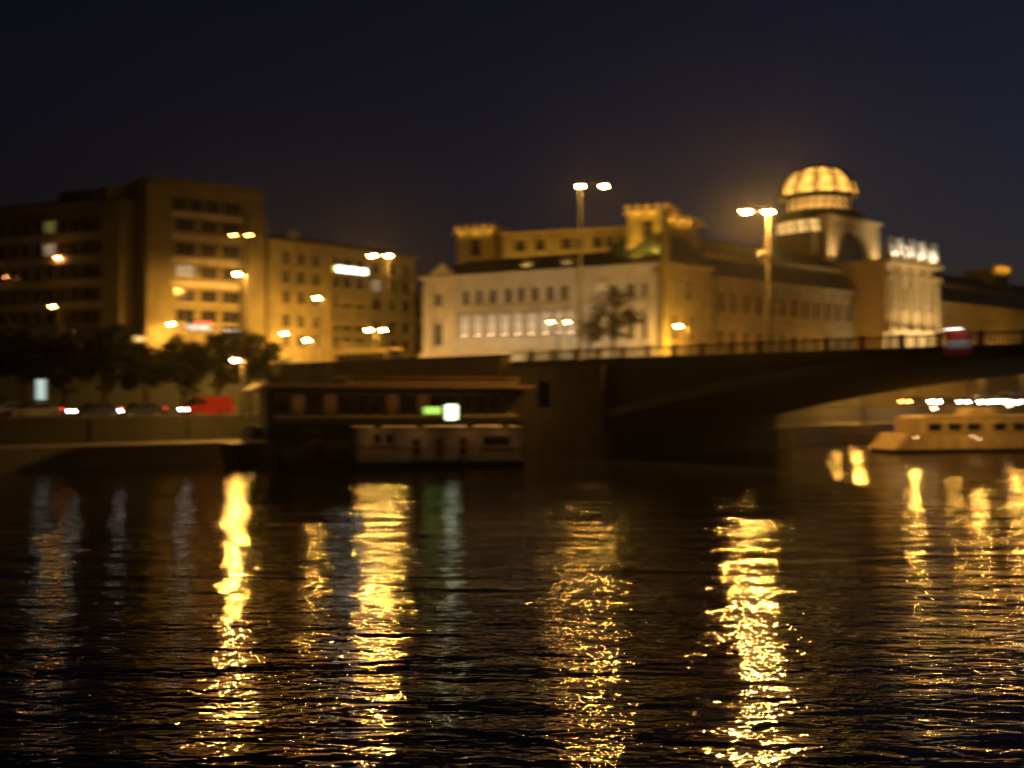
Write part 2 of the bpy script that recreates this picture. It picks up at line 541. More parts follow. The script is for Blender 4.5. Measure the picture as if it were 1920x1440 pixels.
bpart('plinth', [(4.003, -2), (5.6, -2), (5.6, 2.2), (4.003, 2.2)], M['stone'], -.6, WB+.4)

# navigation board (red-white-red) on the bridge railing
k = (1803-960)/F; ub = (A.x-k*A.y)/(c_.x-k*c_.y)   # along -c
ub = ((k*A.y-A.x)/(-c_.x+k*c_.y))
pb = A-c_*ub
nb = thing('navigation_board', 'lit red white red striped board hanging on the bridge railing at right', 'sign', (pb.x-r_.x*.5, pb.y-r_.y*.5, 8.55), math.atan2(-c_.y, -c_.x))
MB().box(-.95, .95, -.03, .03, 0, 1.65).build('panel', M['swhite'], nb)
for z0, z1 in ((.0, .5), (1.1, 1.65)):
    MB().box(-.95, .95, -.05, -.034, z0, z1).build('red_stripe', M['sred'], nb)
for x in (-.8, .8): MB().box(x-.05, x+.05, .034, .1, -.1, 1.9).build('bracket', M['dark'], nb)
MB().box(-.7, .7, -.75, -.6, 1.85, 1.95).build('lamp_hood', M['dark'], nb)
MB().tube((0, .05, 1.88), (0, -.62, 1.9), .03).build('arm', M['dark'], nb)
MB().box(-.6, .6, -.73, -.62, 1.82, 1.848).build('lamp_tube', glow('board_lamp_tube', (1, .9, .8), 9), nb)

# ------------------------------------------------------------------ street lamps
_lm = {}
def street_lamp(px, py, D, zg, arms, em, label, rz=None, arm=1.1, size=1.0, group='street lamps', side=0, hood=True):
    """pole with 1 or 2 arms; px,py is where the lit bowl shows (the mean of both for two)"""
    p = at(px, py, D); H = p.z-zg
    twin = arms == 2
    x = p.x+(side*arm if side else 0) if twin else p.x+arm
    t = thing('street_lamp', label, 'street lamp', (x, p.y, zg), 0 if rz is None else rz, group)
    k = round(H, 1)
    if ('p', k) not in _lm: _lm[('p', k)] = MB().tube((0, 0, 0), (0, 0, .9), .26, .24, 10).tube((0, 0, .9), (0, 0, k+.25), .19, .12, 10).mesh('pole', M['pole'])
    part('pole', _lm[('p', k)], t)
    for sgn in ((.03*-side, -2*side) if side else ((-1, 1) if twin else (-1,))):
        MB().tube((0, 0, H+.2), (sgn*arm*.8, 0, H+.32), .05, .04, 6).build('arm', M['pole'], t)
        hx, hs_ = sgn*arm, size
        hd = MB().tube((hx, 0, H+.12), (hx, 0, H+.32), .12, .1).build('lamp_head', M['pole'], t) if not hood else MB().box(hx-.42*hs_, hx+.42*hs_, -.24*hs_, .24*hs_, H+.2, H+.34).box(hx-.42*hs_, hx-.37*hs_, -.24*hs_, .24*hs_, H, H+.197).box(hx+.37*hs_, hx+.42*hs_, -.24*hs_, .24*hs_, H, H+.197).box(hx-.368*hs_, hx+.368*hs_, -.24*hs_, -.2*hs_, H, H+.197).box(hx-.368*hs_, hx+.368*hs_, .2*hs_, .24*hs_, H, H+.197).build('lamp_head', M['pole'], t)
        if ('b', size, em) not in _lm: _lm[('b', size, em)] = MB().ball((0, 0, 0), .30*size, .17*size, .15*size, 10, 6).mesh('lamp_bowl', G[em])
        _o = part('lamp_bowl', _lm[('b', size, em)], hd, (sgn*arm, 0, H+.03))
    return t
BA = math.atan2(-c_.y, -c_.x)
street_lamp(1421, 396, 92, DECK, 2, 'sod3', 'nearest tall twin arm lamp on the bridge, brightest, left of the glass dome', side=1, arm=.95, size=1.25)
street_lamp(1110, 348, 104, DECK, 2, 'csod', 'tallest twin arm lamp, on the bridge end above the white pavilion', side=-1, arm=1.15)
street_lamp(713, 479, 129, UP, 2, 'sod2', 'twin arm lamp on the bridge ramp right of the lit white roof sign', side=1, arm=.95)
street_lamp(451, 440, 120, UP, 2, 'dsod', 'twin arm lamp high up against the brown hotel block', arm=.85)
street_lamp(705, 618, 150, UP, 2, 'sod', 'low twin arm lamp above the bus on the ramp', arm=.95)
street_lamp(1048, 603, 141, UP, 2, 'sods', 'low twin arm lamp in front of the white pavilion arcade', arm=1.05)
street_lamp(446, 513, 155, UP, 1, 'sod3', 'single arm strong lamp in front of the right half of the hotel block', size=1.3)
street_lamp(320, 607, 157, UP, 1, 'sod', 'single arm lamp at the foot of the hotel block above the trees')
street_lamp(98, 575, 150, UP, 1, 'lsod', 'leftmost single arm lamp, in front of the office wing', hood=False)
street_lamp(441, 675, 96, LOW, 1, 'sod', 'short lamp on the lower road behind the red van', arm=.7)
street_lamp(594, 558, 168, UP, 1, 'csod', 'single arm lamp before the middle of the ochre apartment building')
street_lamp(532, 625, 167, UP, 1, 'sod', 'low lamp at the left foot of the ochre apartment building')
street_lamp(575, 637, 168, UP, 1, 'sod', 'lowest lamp left of the bus, at the foot of the ochre building')
street_lamp(1272, 611, 141, UP, 1, 'sod', 'single arm lamp at the foot of the corner tower')
for px, lab in ((1612, 'added lamp bracket on the far side of the bridge, first from the bank'), (1716, 'added lamp bracket on the far side of the bridge above the bow of the white boat'),
                (1837, 'added lamp bracket on the far side of the bridge above the middle of the white boat'), (1912, 'added lamp bracket on the far side of the bridge nearest the right edge')):
    o_ = A+r_*(WB+1.3); k_ = (px-960)/F; t_ = (k_*o_.y-o_.x)/(-c_.x+k_*c_.y)  # hidden lamps added to light the passenger boat
    p = o_-c_*t_
    t = thing('added_bridge_lamp', lab, 'lamp', (p.x, p.y, 7.9), math.atan2(r_.y, r_.x), 'added lamps on the far side of the bridge')
    MB().tube((-1.0, 0, .75), (0, 0, .6), .05).build('bracket', M['pole'], t)
    hd = MB().box(-.25, .25, -.45, .45, .3, .5).tube((0, 0, .5), (0, 0, .62), .05).build('lamp_head', M['pole'], t)
    part('lamp_bowl', MB().ball((0, 0, 0), .2, .34, .2).mesh('lamp_bowl', G['bsod']), hd, (0, 0, .14))
for px, z_, lab in ((1612, 9.3, 'lamp on the far quay under the arch, leftmost of the four by the moored boats'), (1716, 9.6, 'lamp on the far quay behind the bow of the white passenger boat'),
                (1837, 9.8, 'lamp on the far quay behind the middle of the white passenger boat'), (1912, 10.4, 'lamp on the far quay nearest the right edge, behind the white boat')):
    k_ = (px-960)/F; s_ = (k_*A.y-A.x)/(r_.x-k_*r_.y); p = A+r_*s_+c_*1.0
    street_lamp(px, 745-F*(z_-CAMZ)/p.y, p.y, 2.2, 1, 'qsod', lab, arm=.5, group='lamps along the far quay')
for s in (56, 76, 96, 116, 140, 170):  # unseen lamps added to brighten the river wing
    p = bR(s, 17); street_lamp(960+F*p.x/p.y, 745-F*(min(14.2, CAMZ+76/F*p.y)-CAMZ)/p.y, p.y, UP, 1, 'sodw', 'added unseen lamp on the upper street before the ministry river front, %s of six' % {56: 'first', 76: 'second', 96: 'third', 116: 'fourth', 140: 'fifth', 170: 'last'}[s], arm=.8, hood=False, group='added lamps along the upper street')

def wall_lamp(f, px, py, em, label, size=.2):
    u = f.upx(px); z = f.z(u, py)
    t = f.root('wall_lamp', label, 'wall lamp', u, 0, z)
    MB().tube((0, 0, 0), (0, -.6, .1), .04).build('bracket', M['dark'], t)
    MB().ball((0, -.65, 0), size*1.4, size, size).build('lamp_globe', G[em], t)

for px, lab in ((640, 'added hidden globe lamp post behind the bow of the restaurant boat, lighting the ramp wall'), (885, 'added hidden globe lamp post behind the stern of the restaurant boat, under the ramp wall')):
    p = at(px, 0, 110 if px < 700 else 106.5)  # globe lamps added out of sight to light the ramp wall
    t = thing('added_globe_lamp', lab, 'lamp post', (p.x, p.y, LOW if px < 700 else 1.7), 0, 'added globe lamps below the ramp')
    zt_ = 6.3-t.location.z
    MB().tube((0, 0, 0), (0, 0, zt_-.2), .07, .05).build('post', M['pole'], t)
    MB().ball((0, 0, zt_), .2).build('lamp_globe', G['sods'], t)

# floodlight fixtures
_fn = {}
ORD = ['first', 'second', 'third', 'fourth', 'fifth', 'sixth', 'seventh']
def flood(loc, target, watts, col, label, size=.5, spread=110, group='floodlights', em=None):
    _fn[group] = _fn.get(group, 0)+1
    label = ORD[_fn[group]-1]+' from the left, '+label
    t = thing('floodlight', label, 'floodlight', loc, 0, group)
    d = (Vector(target)-Vector(loc)).normalized()
    q = d.to_track_quat('-Z', 'Y')
    h = MB().box(-size/2-.06, size/2+.06, -.25, .25, .02, .25).build('housing', M['dark'], t)
    h.rotation_mode = 'QUATERNION'; h.rotation_quaternion = q; h.location = (0, 0, .35)
    MB().box(-.05, .05, -.05, .05, 0, .3).build('bracket', M['dark'], t)
    ld = bpy.data.lights.new('flood_light', 'AREA'); ld.shape = 'RECTANGLE'; ld.size = size; ld.size_y = .4
    ld.energy = watts; ld.color = col; ld.spread = R(spread)
    lo = bpy.data.objects.new('flood_light', ld); COL.objects.link(lo); lo.parent = t
    lo.rotation_mode = 'QUATERNION'; lo.rotation_quaternion = q; lo.location = (0, 0, .35)
    return t

# ------------------------------------------------------------------ white pavilion of the ministry
COOL = (1, .90, .60)
def P2(px, D): p = at(px, 0, D); return (p.x, p.y)
WF = Frame(P2(795, 165), P2(1232, 147))
wp = WF.root('ministry_pavilion', 'pale floodlit pavilion with arcade windows and dark hipped roof behind the bridge end', 'building')
EW = 23.2; DW = 16
def up(px): return WF.upx(px)
low_px = [870, 895, 920, 945, 970, 996, 1022, 1048, 1071]
top_px = [846, 873, 898, 924, 952, 977, 1003, 1031, 1057]
holes = []; wins = []
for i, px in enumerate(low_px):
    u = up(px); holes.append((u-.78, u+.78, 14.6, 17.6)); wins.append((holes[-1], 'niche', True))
for i, px in enumerate(top_px[1:]):
    u = up(px); holes.append((u-.55, u+.55, 19.3, 21.3)); wins.append((holes[-1], 'glass', False))
for px in (821,):
    u = up(px); holes.append((u-.7, u+.7, 13.4, 16.6)); wins.append((holes[-1], 'glass', True))
    holes.append((u-.6, u+.6, 19.3, 21.0)); wins.append((holes[-1], 'glass', False))
for px in (1118, 1150, 1182, 1212):
    u = up(px); holes.append((u-.6, u+.6, 13.6, 16.8)); wins.append((holes[-1], 'glass', True))
    if px != 1118: holes.append((u-.55, u+.55, 19.3, 21.0)); wins.append((holes[-1], 'glass', False))
facade(0, WF.L, 8.5, EW, holes, back=DW).build('wall', M['pale'], wp)
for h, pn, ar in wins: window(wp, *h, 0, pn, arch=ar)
for a, b_ in ((0, 1.6), (up(846), up(846)+.8), (up(1083)-.5, up(1083)+.6), (WF.L-1.3, WF.L)):
    MB().box(a, b_, -.3, -.003, 8.5, EW-.9).build('pilaster', M['pale'], wp)
MB().box(-.5, WF.L+.5, -.75, DW+.5, EW, EW+.45).build('cornice', M['pale'], wp)
MB().box(-.2, WF.L+.2, -.35, -.003, 18.3, 18.6).build('string_course', M['pale'], wp)
MB().box(-.4, WF.L+.4, -.6, -.004, 8.5, 12.2).build('plinth', M['cream'], wp)
cm = MB().tube((0, -.42, 0), (0, -.42, 2.9), .17, .14, 8).box(-.26, .26, -.68, -.16, -.25, -.003).box(-.24, .24, -.66, -.18, 2.9, 3.12).mesh('half_column', M['pale'])
cols_u = [up(p) for p in low_px]
for i in range(len(cols_u)+1):
    u = cols_u[0]-1.05 if i == 0 else (cols_u[-1]+1.05 if i == len(cols_u) else (cols_u[i-1]+cols_u[i])/2)
    part('half_column', cm, wp, (u, 0, 14.6))
glow_sill = glow('sill_lamp_glass', (1, .62, .34), 7)
for u in cols_u:                    # small uplight at each sill of the arcade
    t_ = MB().box(u-.4, u+.4, .02, .12, 14.62, 14.68).build('sill_lamp', glow_sill, wp)
# roof: hipped
def hip(name, u0, u1, v0, v1, z0, z1, inset, m, par):
    mb = MB(); i = inset
    mb.v = [(u0, v0, z0), (u1, v0, z0), (u1, v1, z0), (u0, v1, z0), (u0+i, v0+i, z1), (u1-i, v0+i, z1), (u1-i, v1-i, z1), (u0+i, v1-i, z1)]
    mb.f = [(0, 3, 2, 1), (4, 5, 6, 7), (0, 1, 5, 4), (1, 2, 6, 5), (2, 3, 7, 6), (3, 0, 4, 7)]
    return mb.build(name, m, par)
rf = hip('roof', -.6, WF.L+.6, -.85, DW+.6, EW+.452, EW+3.1, 5.5, M['roof'], wp)
for px, py in ((982, 503), (1057, 497)):   # dormers with lit cheeks
    u = up(px); dm = MB().box(u-.9, u+.9, .9, 3.5, EW+.5, EW+1.6).prism([(u-1.1, EW+1.603), (u+1.1, EW+1.603), (u, EW+2.3)], 'y', .8, 3.8).build('dormer', M['pale'], rf)
    o = MB().box(u-.6, u+.6, .84, .88, EW+.7, EW+1.4).build('dormer_window', G['winb'], wp)
u = up(832); MB().prism([(u-2.6, EW+.455), (u+2.2, EW+.455), (u-.1, EW+2.4)], 'y', -.4, .4).build('pediment', M['pale'], wp)
u = up(1131); t_ = MB().box(u-.75, u+.75, -.5, -.32, 20.0, 21.3).ball((u, -.5, 20.7), .45, .12, .5).build('wall_relief', M['swhite'], wp)

# towers and attic link on top: built a little behind the pavilion
TF = Frame(P2(858, 172), P2(1180, 162))
def tower(f, u0, w, d, v0, z0, z1, label, wn_=1):
    t = f.root('roof_tower', label, 'tower', u0, v0, 0)
    hw = [(w*.36, w*.66, z1-4.6, z1-2.0)]
    facade(0, w, z0, z1-1.1, hw, back=d).build('wall', M['ochre'], t)
    window(t, *hw[0], 0)
    MB().box(-.5, w+.5, -.5, d+.5, z1-1.1, z1-.8).build('cornice', M['gold'], t)
    MB().box(-.2, w+.2, -.2, d+.2, z1-.797, z1-.5).build('attic', M['ochre'], t)
    fin = MB().lathe([(.01, .0), (.35, .02), (.28, .3), (.42, .55), (.3, .85), (.05, 1.05)], 8).mesh('finial', M['gold'])
    for i in range(5): part('finial', fin, t, (-.1+(w+.2)*i/4, -.05, z1-.5))
    for i in range(1, 4): part('finial', fin, t, (w+.1, d*i/3, z1-.5))
    MB().box(-.1, w+.1, -.1, d+.1, z1-5.6, z1-5.3).build('string_course', M['gold'], t)
    for a in (0, w-.5): MB().box(a, a+.5, -.12, -.003, z0, z1-1.103).build('corner_pier', M['ochre'], t)
    return t
t1z = TF.z(0, 426)
tower(TF, 0, 5.9, 6.5, 0, 22, t1z, 'left gold lit square roof tower rising over the pavilion roof')
# attic link
LF = Frame(P2(940, 170), P2(1185, 163))
zl0, zl1 = 24.5, LF.z(0, 436)
lk = LF.root('attic_storey', 'long low gold lit attic storey between the two roof towers', 'building')
hs = []
for px0, px1 in ((965, 985), (1003, 1022), (1052, 1072), (1078, 1092), (1110, 1130), (1136, 1150), (1160, 1172)):
    a, b_ = LF.upx(px0), LF.upx(px1); hs.append((a, b_, zl1-3.0, zl1-1.3))
facade(0, LF.L, zl0, zl1-.4, hs, back=7).build('wall', M['ochre'], lk)
for h in hs: window(lk, *h, 0)
MB().box(-.2, LF.L+.2, -.4, 7.3, zl1-.397, zl1).build('cornice', M['gold'], lk)
MB().box(0, LF.L, -.15, -.003, zl1-4.2, zl1-3.9).build('string_course', M['gold'], lk)
# corner block with the tall right tower
CF = Frame(P2(1178, 152), P2(1250, 150))
tz = CF.z(0, 388)
tower(CF, 0, 5.4, 6.5, 0, 20, tz, 'right taller gold lit square tower above the pavilion corner')
KF = Frame(P2(1236, 146.5), P2(1332, 154))
kb = KF.root('corner_block', 'greenish gold corner block between white pavilion and long river wing', 'building')
zk = 23.4
hk = [(KF.upx(1292)-.6, KF.upx(1292)+.6, 19.0, 21.6), (KF.upx(1298)-.6, KF.upx(1298)+.6, 13.5, 16.8), (KF.upx(1265)-.6, KF.upx(1265)+.6, 13.5, 16.8)]
facade(0, KF.L, 8.5, zk, hk, back=12).build('wall', M['buff'], kb)
for h in hk: window(kb, *h, 0)
MB().box(-.4, KF.L+.4, -.5, 12.3, zk, zk+.4).build('cornice', M['buff'], kb)
MB().box(-.2, 1.1, -.9, -.503, 8.5, KF.z(0, 392)).build('corner_pier', M['ochre'], kb)
MB().box(KF.L-.9, KF.L, -.3, -.003, 8.5, zk-.003).build('pilaster', M['buff'], kb)
hip('roof', -.5, KF.L+.5, -.6, 12.4, zk+.403, zk+4.5, 3, M['green'], kb)
zt = KF.z(0, 387)
SF = Frame(P2(1250, 151), P2(1312, 157))
sb = SF.root('roof_tower', 'dark right face of the twin tower with lit cornice, beside the gold tower', 'tower')
facade(0, SF.L, 20, zt-1.2, [(1.2, 3.2, zt-5.2, zt-3)], back=6).build('wall', M['buff'], sb)
window(sb, 1.2, 3.2, zt-5.2, zt-3, 0)
MB().box(-.4, SF.L+.5, -.5, 6.4, zt-1.197, zt-.8).build('cornice', M['gold'], sb)
fin = MB().lathe([(.01, .0), (.35, .02), (.28, .3), (.42, .55), (.3, .85), (.05, 1.05)], 8).mesh('finial', M['gold'])
for i in range(6): part('finial', fin, sb, (SF.L*i/5, -.1, zt-.8))

# ------------------------------------------------------------------ long river wing
RF = Frame((28.4, 158.0), (28.4+76, 158+64.9))
ZE = 22.7
def wing(name, label, s0, s1, bays, lit=()):
    t = RF.root(name, label, 'building', s0, 0, 0)
    L = s1-s0; st = L/bays; hs = []
    for i in range(bays):
        c = st*(i+.5)
        hs.append((c-.72, c+.72, 18.0, 20.9)); hs.append((c-.8, c+.8, 12.2, 15.4))
    facade(0, L, 8.5, ZE, hs, back=15).build('wall', M['buff'], t)
    for h in hs: window(t, *h, 0, arch=h[2] < 14)
    pm = MB().box(-.28, .28, -.3, -.003, 17, ZE-.6).mesh('pilaster', M['buff'])
    for i in range(bays+1): part('pilaster', pm, t, (min(max(st*i, .3), L-.3), 0, 0))
    MB().box(0, L, -.6, 15.4, ZE, ZE+.5).build('cornice', M['buff'], t)
    MB().box(0, L, -.32, -.003, 16.4, 16.8).build('string_course', M['buff'], t)
    rf = MB()
    rf.prism([(-.5, ZE+.502), (15.4, ZE+.502), (13.5, ZE+3.2), (1.6, ZE+3.2)], 'x', 0, L)
    rf.build('roof', M['roof'], t)
    MB().box(0, L, 2.0, 13, ZE+3.202, ZE+4.3).build('attic', M['buff'], t)
    MB().prism([(2.2, ZE+4.303), (12.8, ZE+4.303), (10, ZE+6.6), (5, ZE+6.6)], 'x', .1, L-.1).build('upper_roof', M['roof'], t)
    return t
wing('ministry_wing', 'long gold lit river wing with paired window rows, left of the floodlit entrance bay', 1.2, 37.2, 12)
wing('ministry_wing', 'long dim river wing running off to the right beyond the floodlit entrance bay', 59.5, 170, 32)
# far tower on the right wing
fz = RF.z(92, 492)
q = RF.root('roof_tower', 'far lit roof tower at the right edge above the dim wing', 'tower', 92, 3, 0)
MB().box(0, 7, 0, 6, ZE+.6, fz-1.2).build('wall', M['ochre'], q)
MB().box(-.5, 7.5, -.5, 6.5, fz-1.197, fz-.8).build('cornice', M['gold'], q)
for i in range(6): part('finial', fin, q, (7*i/5, -.1, fz-.8))

# ------------------------------------------------------------------ central entrance bay, statues, gable, dome
S0, S1 = RF.upx(1660, -5), RF.upx(1752, -5)
cb = RF.root('entrance_bay', 'floodlit projecting entrance bay with columns, bright statues and arched gable under the dome', 'building', S0, 0, 0)
W = S1-S0; YF = -5.0; ZC = 27.5
fw0 = 0.0
hs = []
nb_ = 4
for i in range(nb_):
    c = W*(i+.5)/nb_
    hs.append((c-1.0, c+1.0, 20.2, 24.0)); hs.append((c-1.0, c+1.0, 12.5, 17.5))
facade(0, W, 8.5, ZC, hs, y=YF, back=16).build('wall', M['gold'], cb)
for h in hs: window(cb, *h, YF, arch=True)
cm2 = MB().tube((0, YF-.75, 0), (0, YF-.75, 8.2), .42, .34, 10).box(-.6, .6, YF-1.3, YF-.1, -.6, -.003).box(-.55, .55, YF-1.3, YF-.1, 8.2, 8.9).mesh('column', M['gold'])
for i in range(nb_+1): part('column', cm2, cb, (min(max(W*i/nb_, .6), W-.6), 0, 17.2))
MB().box(-.6, W+.6, YF-1.4, 16.4, ZC, ZC+.8).build('cornice', M['gold'], cb)
MB().box(-.3, W+.3, YF-1.3, YF-.003, 16.2, 16.6).build('balcony', M['gold'], cb)
for i in range(5):                  # attic sculpture groups: seated and standing figures on plinths
    u = .8+(W-1.6)*i/4
    st = MB()
    st.box(u-.7, u+.7, YF-1.0, YF+.4, ZC+.8, ZC+1.5)
    st.build('statue_plinth', M['gold'], cb)
    st = MB(); yb = YF-.3; z = ZC+1.5
    st.lathe([(.62, z), (.55, z+.9), (.42, z+1.5), (.5, z+2.1), (.22, z+2.5), (.12, z+2.6)], 10, (u, yb))
    st.ball((u, yb, z+2.85), .25, .27, .32)
    st.tube((u-.45, yb, z+2.2), (u-1.05, yb-.1, z+1.4+i % 2*1.3), .17, .11).tube((u+.45, yb, z+2.2), (u+1.0, yb-.2, z+2.9-i % 2*1.4), .17, .11)
    st.lathe([(.5, z), (.42, z+.8), (.25, z+1.4), (.02, z+1.5)], 8, (u+1.1, yb+.1)).ball((u+1.1, yb, z+1.7), .22)
    st.build('statue', M['swhite'], cb, smooth=True)
# arched gable 6 m behind the front
gb0, gb1, gy = RF.upx(1554, 3.4)-S0, RF.upx(1648, 3.4)-S0, 3.4
gz1 = RF.z(S0+(gb0+gb1)/2, 408, 6)
gw = gb1-gb0; gc = (gb0+gb1)/2; ra = gw*.34
g = MB(); nseg = 16; zs_ = ZC+.8; zsp = gz1-2.4-ra
pts_o = []; 
for i in range(nseg):
    a, b2 = math.pi*i/nseg, math.pi*(i+1)/nseg
    x0, x1 = gc+ra*math.cos(a), gc+ra*math.cos(b2); z0, z1 = zsp+ra*math.sin(a), zsp+ra*math.sin(b2)
    g.prism([(x0, z0), (x1, z1), (x1, gz1-1.0), (x0, gz1-1.0)], 'y', gy, gy+1.2)
g.box(gb0, gc-ra, gy, gy+1.2, zs_, gz1-1.0).box(gc+ra, gb1, gy, gy+1.2, zs_, gz1-1.0)
g.build('arched_gable', M['gold'], cb, recalc=False)
MB().box(gc-ra-.3, gc+ra+.3, gy+1.6, gy+1.8, zs_, zsp+ra+.5).build('gable_dark_interior', M['hull'], cb)  # black sheet painted in as the shade inside the arch
MB().box(gb0-.5, gb1+.5, gy-.6, gy+1.6, gz1-1.0, gz1-.4).build('gable_cornice', M['gold'], cb)
MB().box(gb0-1.8, gb1+3.4, gy+1.85, 15.5, ZC+.8, gz1-3.2).build('attic', M['buff'], cb)
# dome, its own thing resting on the central block
DB = 14.0
du = RF.upx(1535, DB); dz0 = RF.z(du, 400, DB); dz1 = RF.z(du, 314, DB)
pp = RF.w(du, DB)
dm = thing('glass_dome', 'glowing golden ribbed glass dome on a dark drum with lit window rings', 'dome', (pp.x, pp.y, 0), RF.rz)
rad = 70/F*pp.y; H = dz1-dz0-3.0; zb = dz0+3.0
NR = 12
def dome_pt(t, r=1.0):              # profile slightly bulging
    return (rad*r*math.cos(t)**.88 if t < 1.5 else 0.05, zb+(H)*math.sin(t))
rows = 7
panes_me = []
for j in range(rows):
    t0, t1 = math.pi/2*.97*j/rows, math.pi/2*.97*(j+1)/rows
    t0 += .006; t1 -= .006
    mb = MB(); (r0, z0), (r1, z1) = dome_pt(t0, .985), dome_pt(t1, .985)
    da = 2*math.pi/NR; g0 = da*.2
    k = 2; 
    for q_ in range(k):
        aa, ab_ = g0/2+(da-g0)*q_/k, g0/2+(da-g0)*(q_+1)/k
        mb.poly([(r0*math.cos(aa), r0*math.sin(aa), z0), (r0*math.cos(ab_), r0*math.sin(ab_), z0), (r1*math.cos(ab_), r1*math.sin(ab_), z1), (r1*math.cos(aa), r1*math.sin(aa), z1)])
    me = mb.mesh('glass_panel', G['domeg'])
    for i in range(NR): part('glass_panel', me, dm, (0, 0, 0), 2*math.pi*i/NR)
prof = [dome_pt(math.pi/2*.98*j/14, .95) for j in range(15)]
MB().lathe(prof, 32).build('inner_shell', M['dark'], dm)
rib = MB()
for j in range(14):
    (r0, z0), (r1, z1) = dome_pt(math.pi/2*.98*j/14, 1.0), dome_pt(math.pi/2*.98*(j+1)/14, 1.0)
    rib.tube((r0, 0, z0), (r1, 0, z1), .5, .42, 5)
rme = rib.mesh('rib', M['hull'])
for i in range(NR): part('rib', rme, dm, (0, 0, 0), 2*math.pi*i/NR)
MB().lathe([(.9, zb+H-.05), (.95, zb+H+.5), (.3, zb+H+.8), (.08, zb+H+1.0)], 12).build('lantern', M['roof'], dm)
MB().lathe([(rad*.98, zb-.5), (rad*1.03, zb-.45), (rad*1.03, zb-.05), (rad*.98, zb)], 32).build('ring_beam', M['roof'], dm)
# window ring
MB().lathe([(rad*.79, dz0-.2), (rad*.79, zb-.5)], 32).build('drum_core', M['dark'], dm)
pw = MB(); da = 2*math.pi/24
for q_ in range(2):
    a0_, a1_ = .03+(da-.06)*q_/2, .03+(da-.06)*(q_+1)/2
    rr = rad*.84; pw.poly([(rr*math.cos(a0_), rr*math.sin(a0_), dz0+.2), (rr*math.cos(a1_), rr*math.sin(a1_), dz0+.2), (rr*math.cos(a1_), rr*math.sin(a1_), zb-.7), (rr*math.cos(a0_), rr*math.sin(a0_), zb-.7)])
pme = pw.mesh('drum_window', G['domed'])
pil = MB().box(rad*.8, rad*.9, -.24, .24, dz0, zb-.5).mesh('drum_pillar', M['hull'])
for i in range(24):
    part('drum_window', pme, dm, (0, 0, 0), da*i); part('drum_pillar', pil, dm, (0, 0, 0), da*i)
zl_t, zl_b = RF.z(du, 419, DB), RF.z(du, 456, DB)
MB().lathe([(rad*.9, zl_t), (rad*1.14, zl_t+.1), (rad*1.14, dz0-.4), (rad*.95, dz0)], 32).build('drum_cornice', M['roof'], dm)
MB().lathe([(rad*1.02, ZC), (rad*1.02, zl_t)], 32).build('lower_drum', M['buff'], dm)
pw = MB(); rr = rad*1.06; da = 2*math.pi/20
for q_ in range(2):
    a0_, a1_ = .05+(da-.1)*q_/2, .05+(da-.1)*(q_+1)/2
    pw.poly([(rr*math.cos(a0_), rr*math.sin(a0_), zl_b), (rr*math.cos(a1_), rr*math.sin(a1_), zl_b), (rr*math.cos(a1_), rr*math.sin(a1_), zl_t-.2), (rr*math.cos(a0_), rr*math.sin(a0_), zl_t-.2)])
pme = pw.mesh('drum_window', G['winb'])
for i in range(20):
    part('drum_window', pme, dm, (0, 0, 0), da*i)

# ------------------------------------------------------------------ hotel, office wing, apartment building
HF = Frame(P2(270, 159), P2(492, 170))
hb = HF.root('hotel_block', 'tall tan block with gold lit plain piers and strip windows, top of the left group', 'building')
zh = HF.z(0, 337)
hs = []; wl_ = []
ROW = [418, 464, 506, 552, 590]
a, b_ = HF.upx(326), HF.upx(452)
for j, py in enumerate(ROW):
    zc = HF.z(a, py)
    xs = [(330, 366), (376, 408), (416, 450)]
    for i, (p0, p1) in enumerate(xs):
        h = (HF.upx(p0), HF.upx(p1), zc-.95, zc+.95); hs.append(h)
        wl_.append((h, 'winw' if (j == 2 and i == 0) else 'glass'))
zc = HF.z(a, 379)
for i, (p0, p1) in enumerate(((322, 350), (354, 382), (386, 414), (418, 452))):
    h = (HF.upx(p0), HF.upx(p1), zc-1.1, zc+1.0); hs.append(h); wl_.append((h, 'glass'))
facade(0, HF.L, 8.5, zh, hs, back=16).build('wall', M['tan'], hb)
for h, pn in wl_: window(hb, *h, 0, pn, mull=1, trans=0)
for p0, p1 in ((270, 316), (456, 492)):
    MB().box(HF.upx(p0), HF.upx(p1), -1.1, -.003, 8.5, zh-(3.2 if p0 > 300 else .2)).build('pier', M['tan'], hb)
MB().box(-.1, HF.L+.1, -.9, 16.2, zh, zh+.6).build('parapet', M['tan'], hb)
for j, py in enumerate([398, 441, 485, 529]):
    z = HF.z(a, py); MB().box(HF.upx(318), HF.upx(454), -.35, -.003, z-.55, z+.35).build('balcony_band', M['cream'], hb)
MB().box(HF.upx(196, 6), -.003, 5.8, 14, zh-9, zh-.2).build('upper_wing', M['tan'], hb)
MB().box(3, 9, 4, 10, zh+.6, zh+1.6).build('lift_housing', M['tan'], hb)
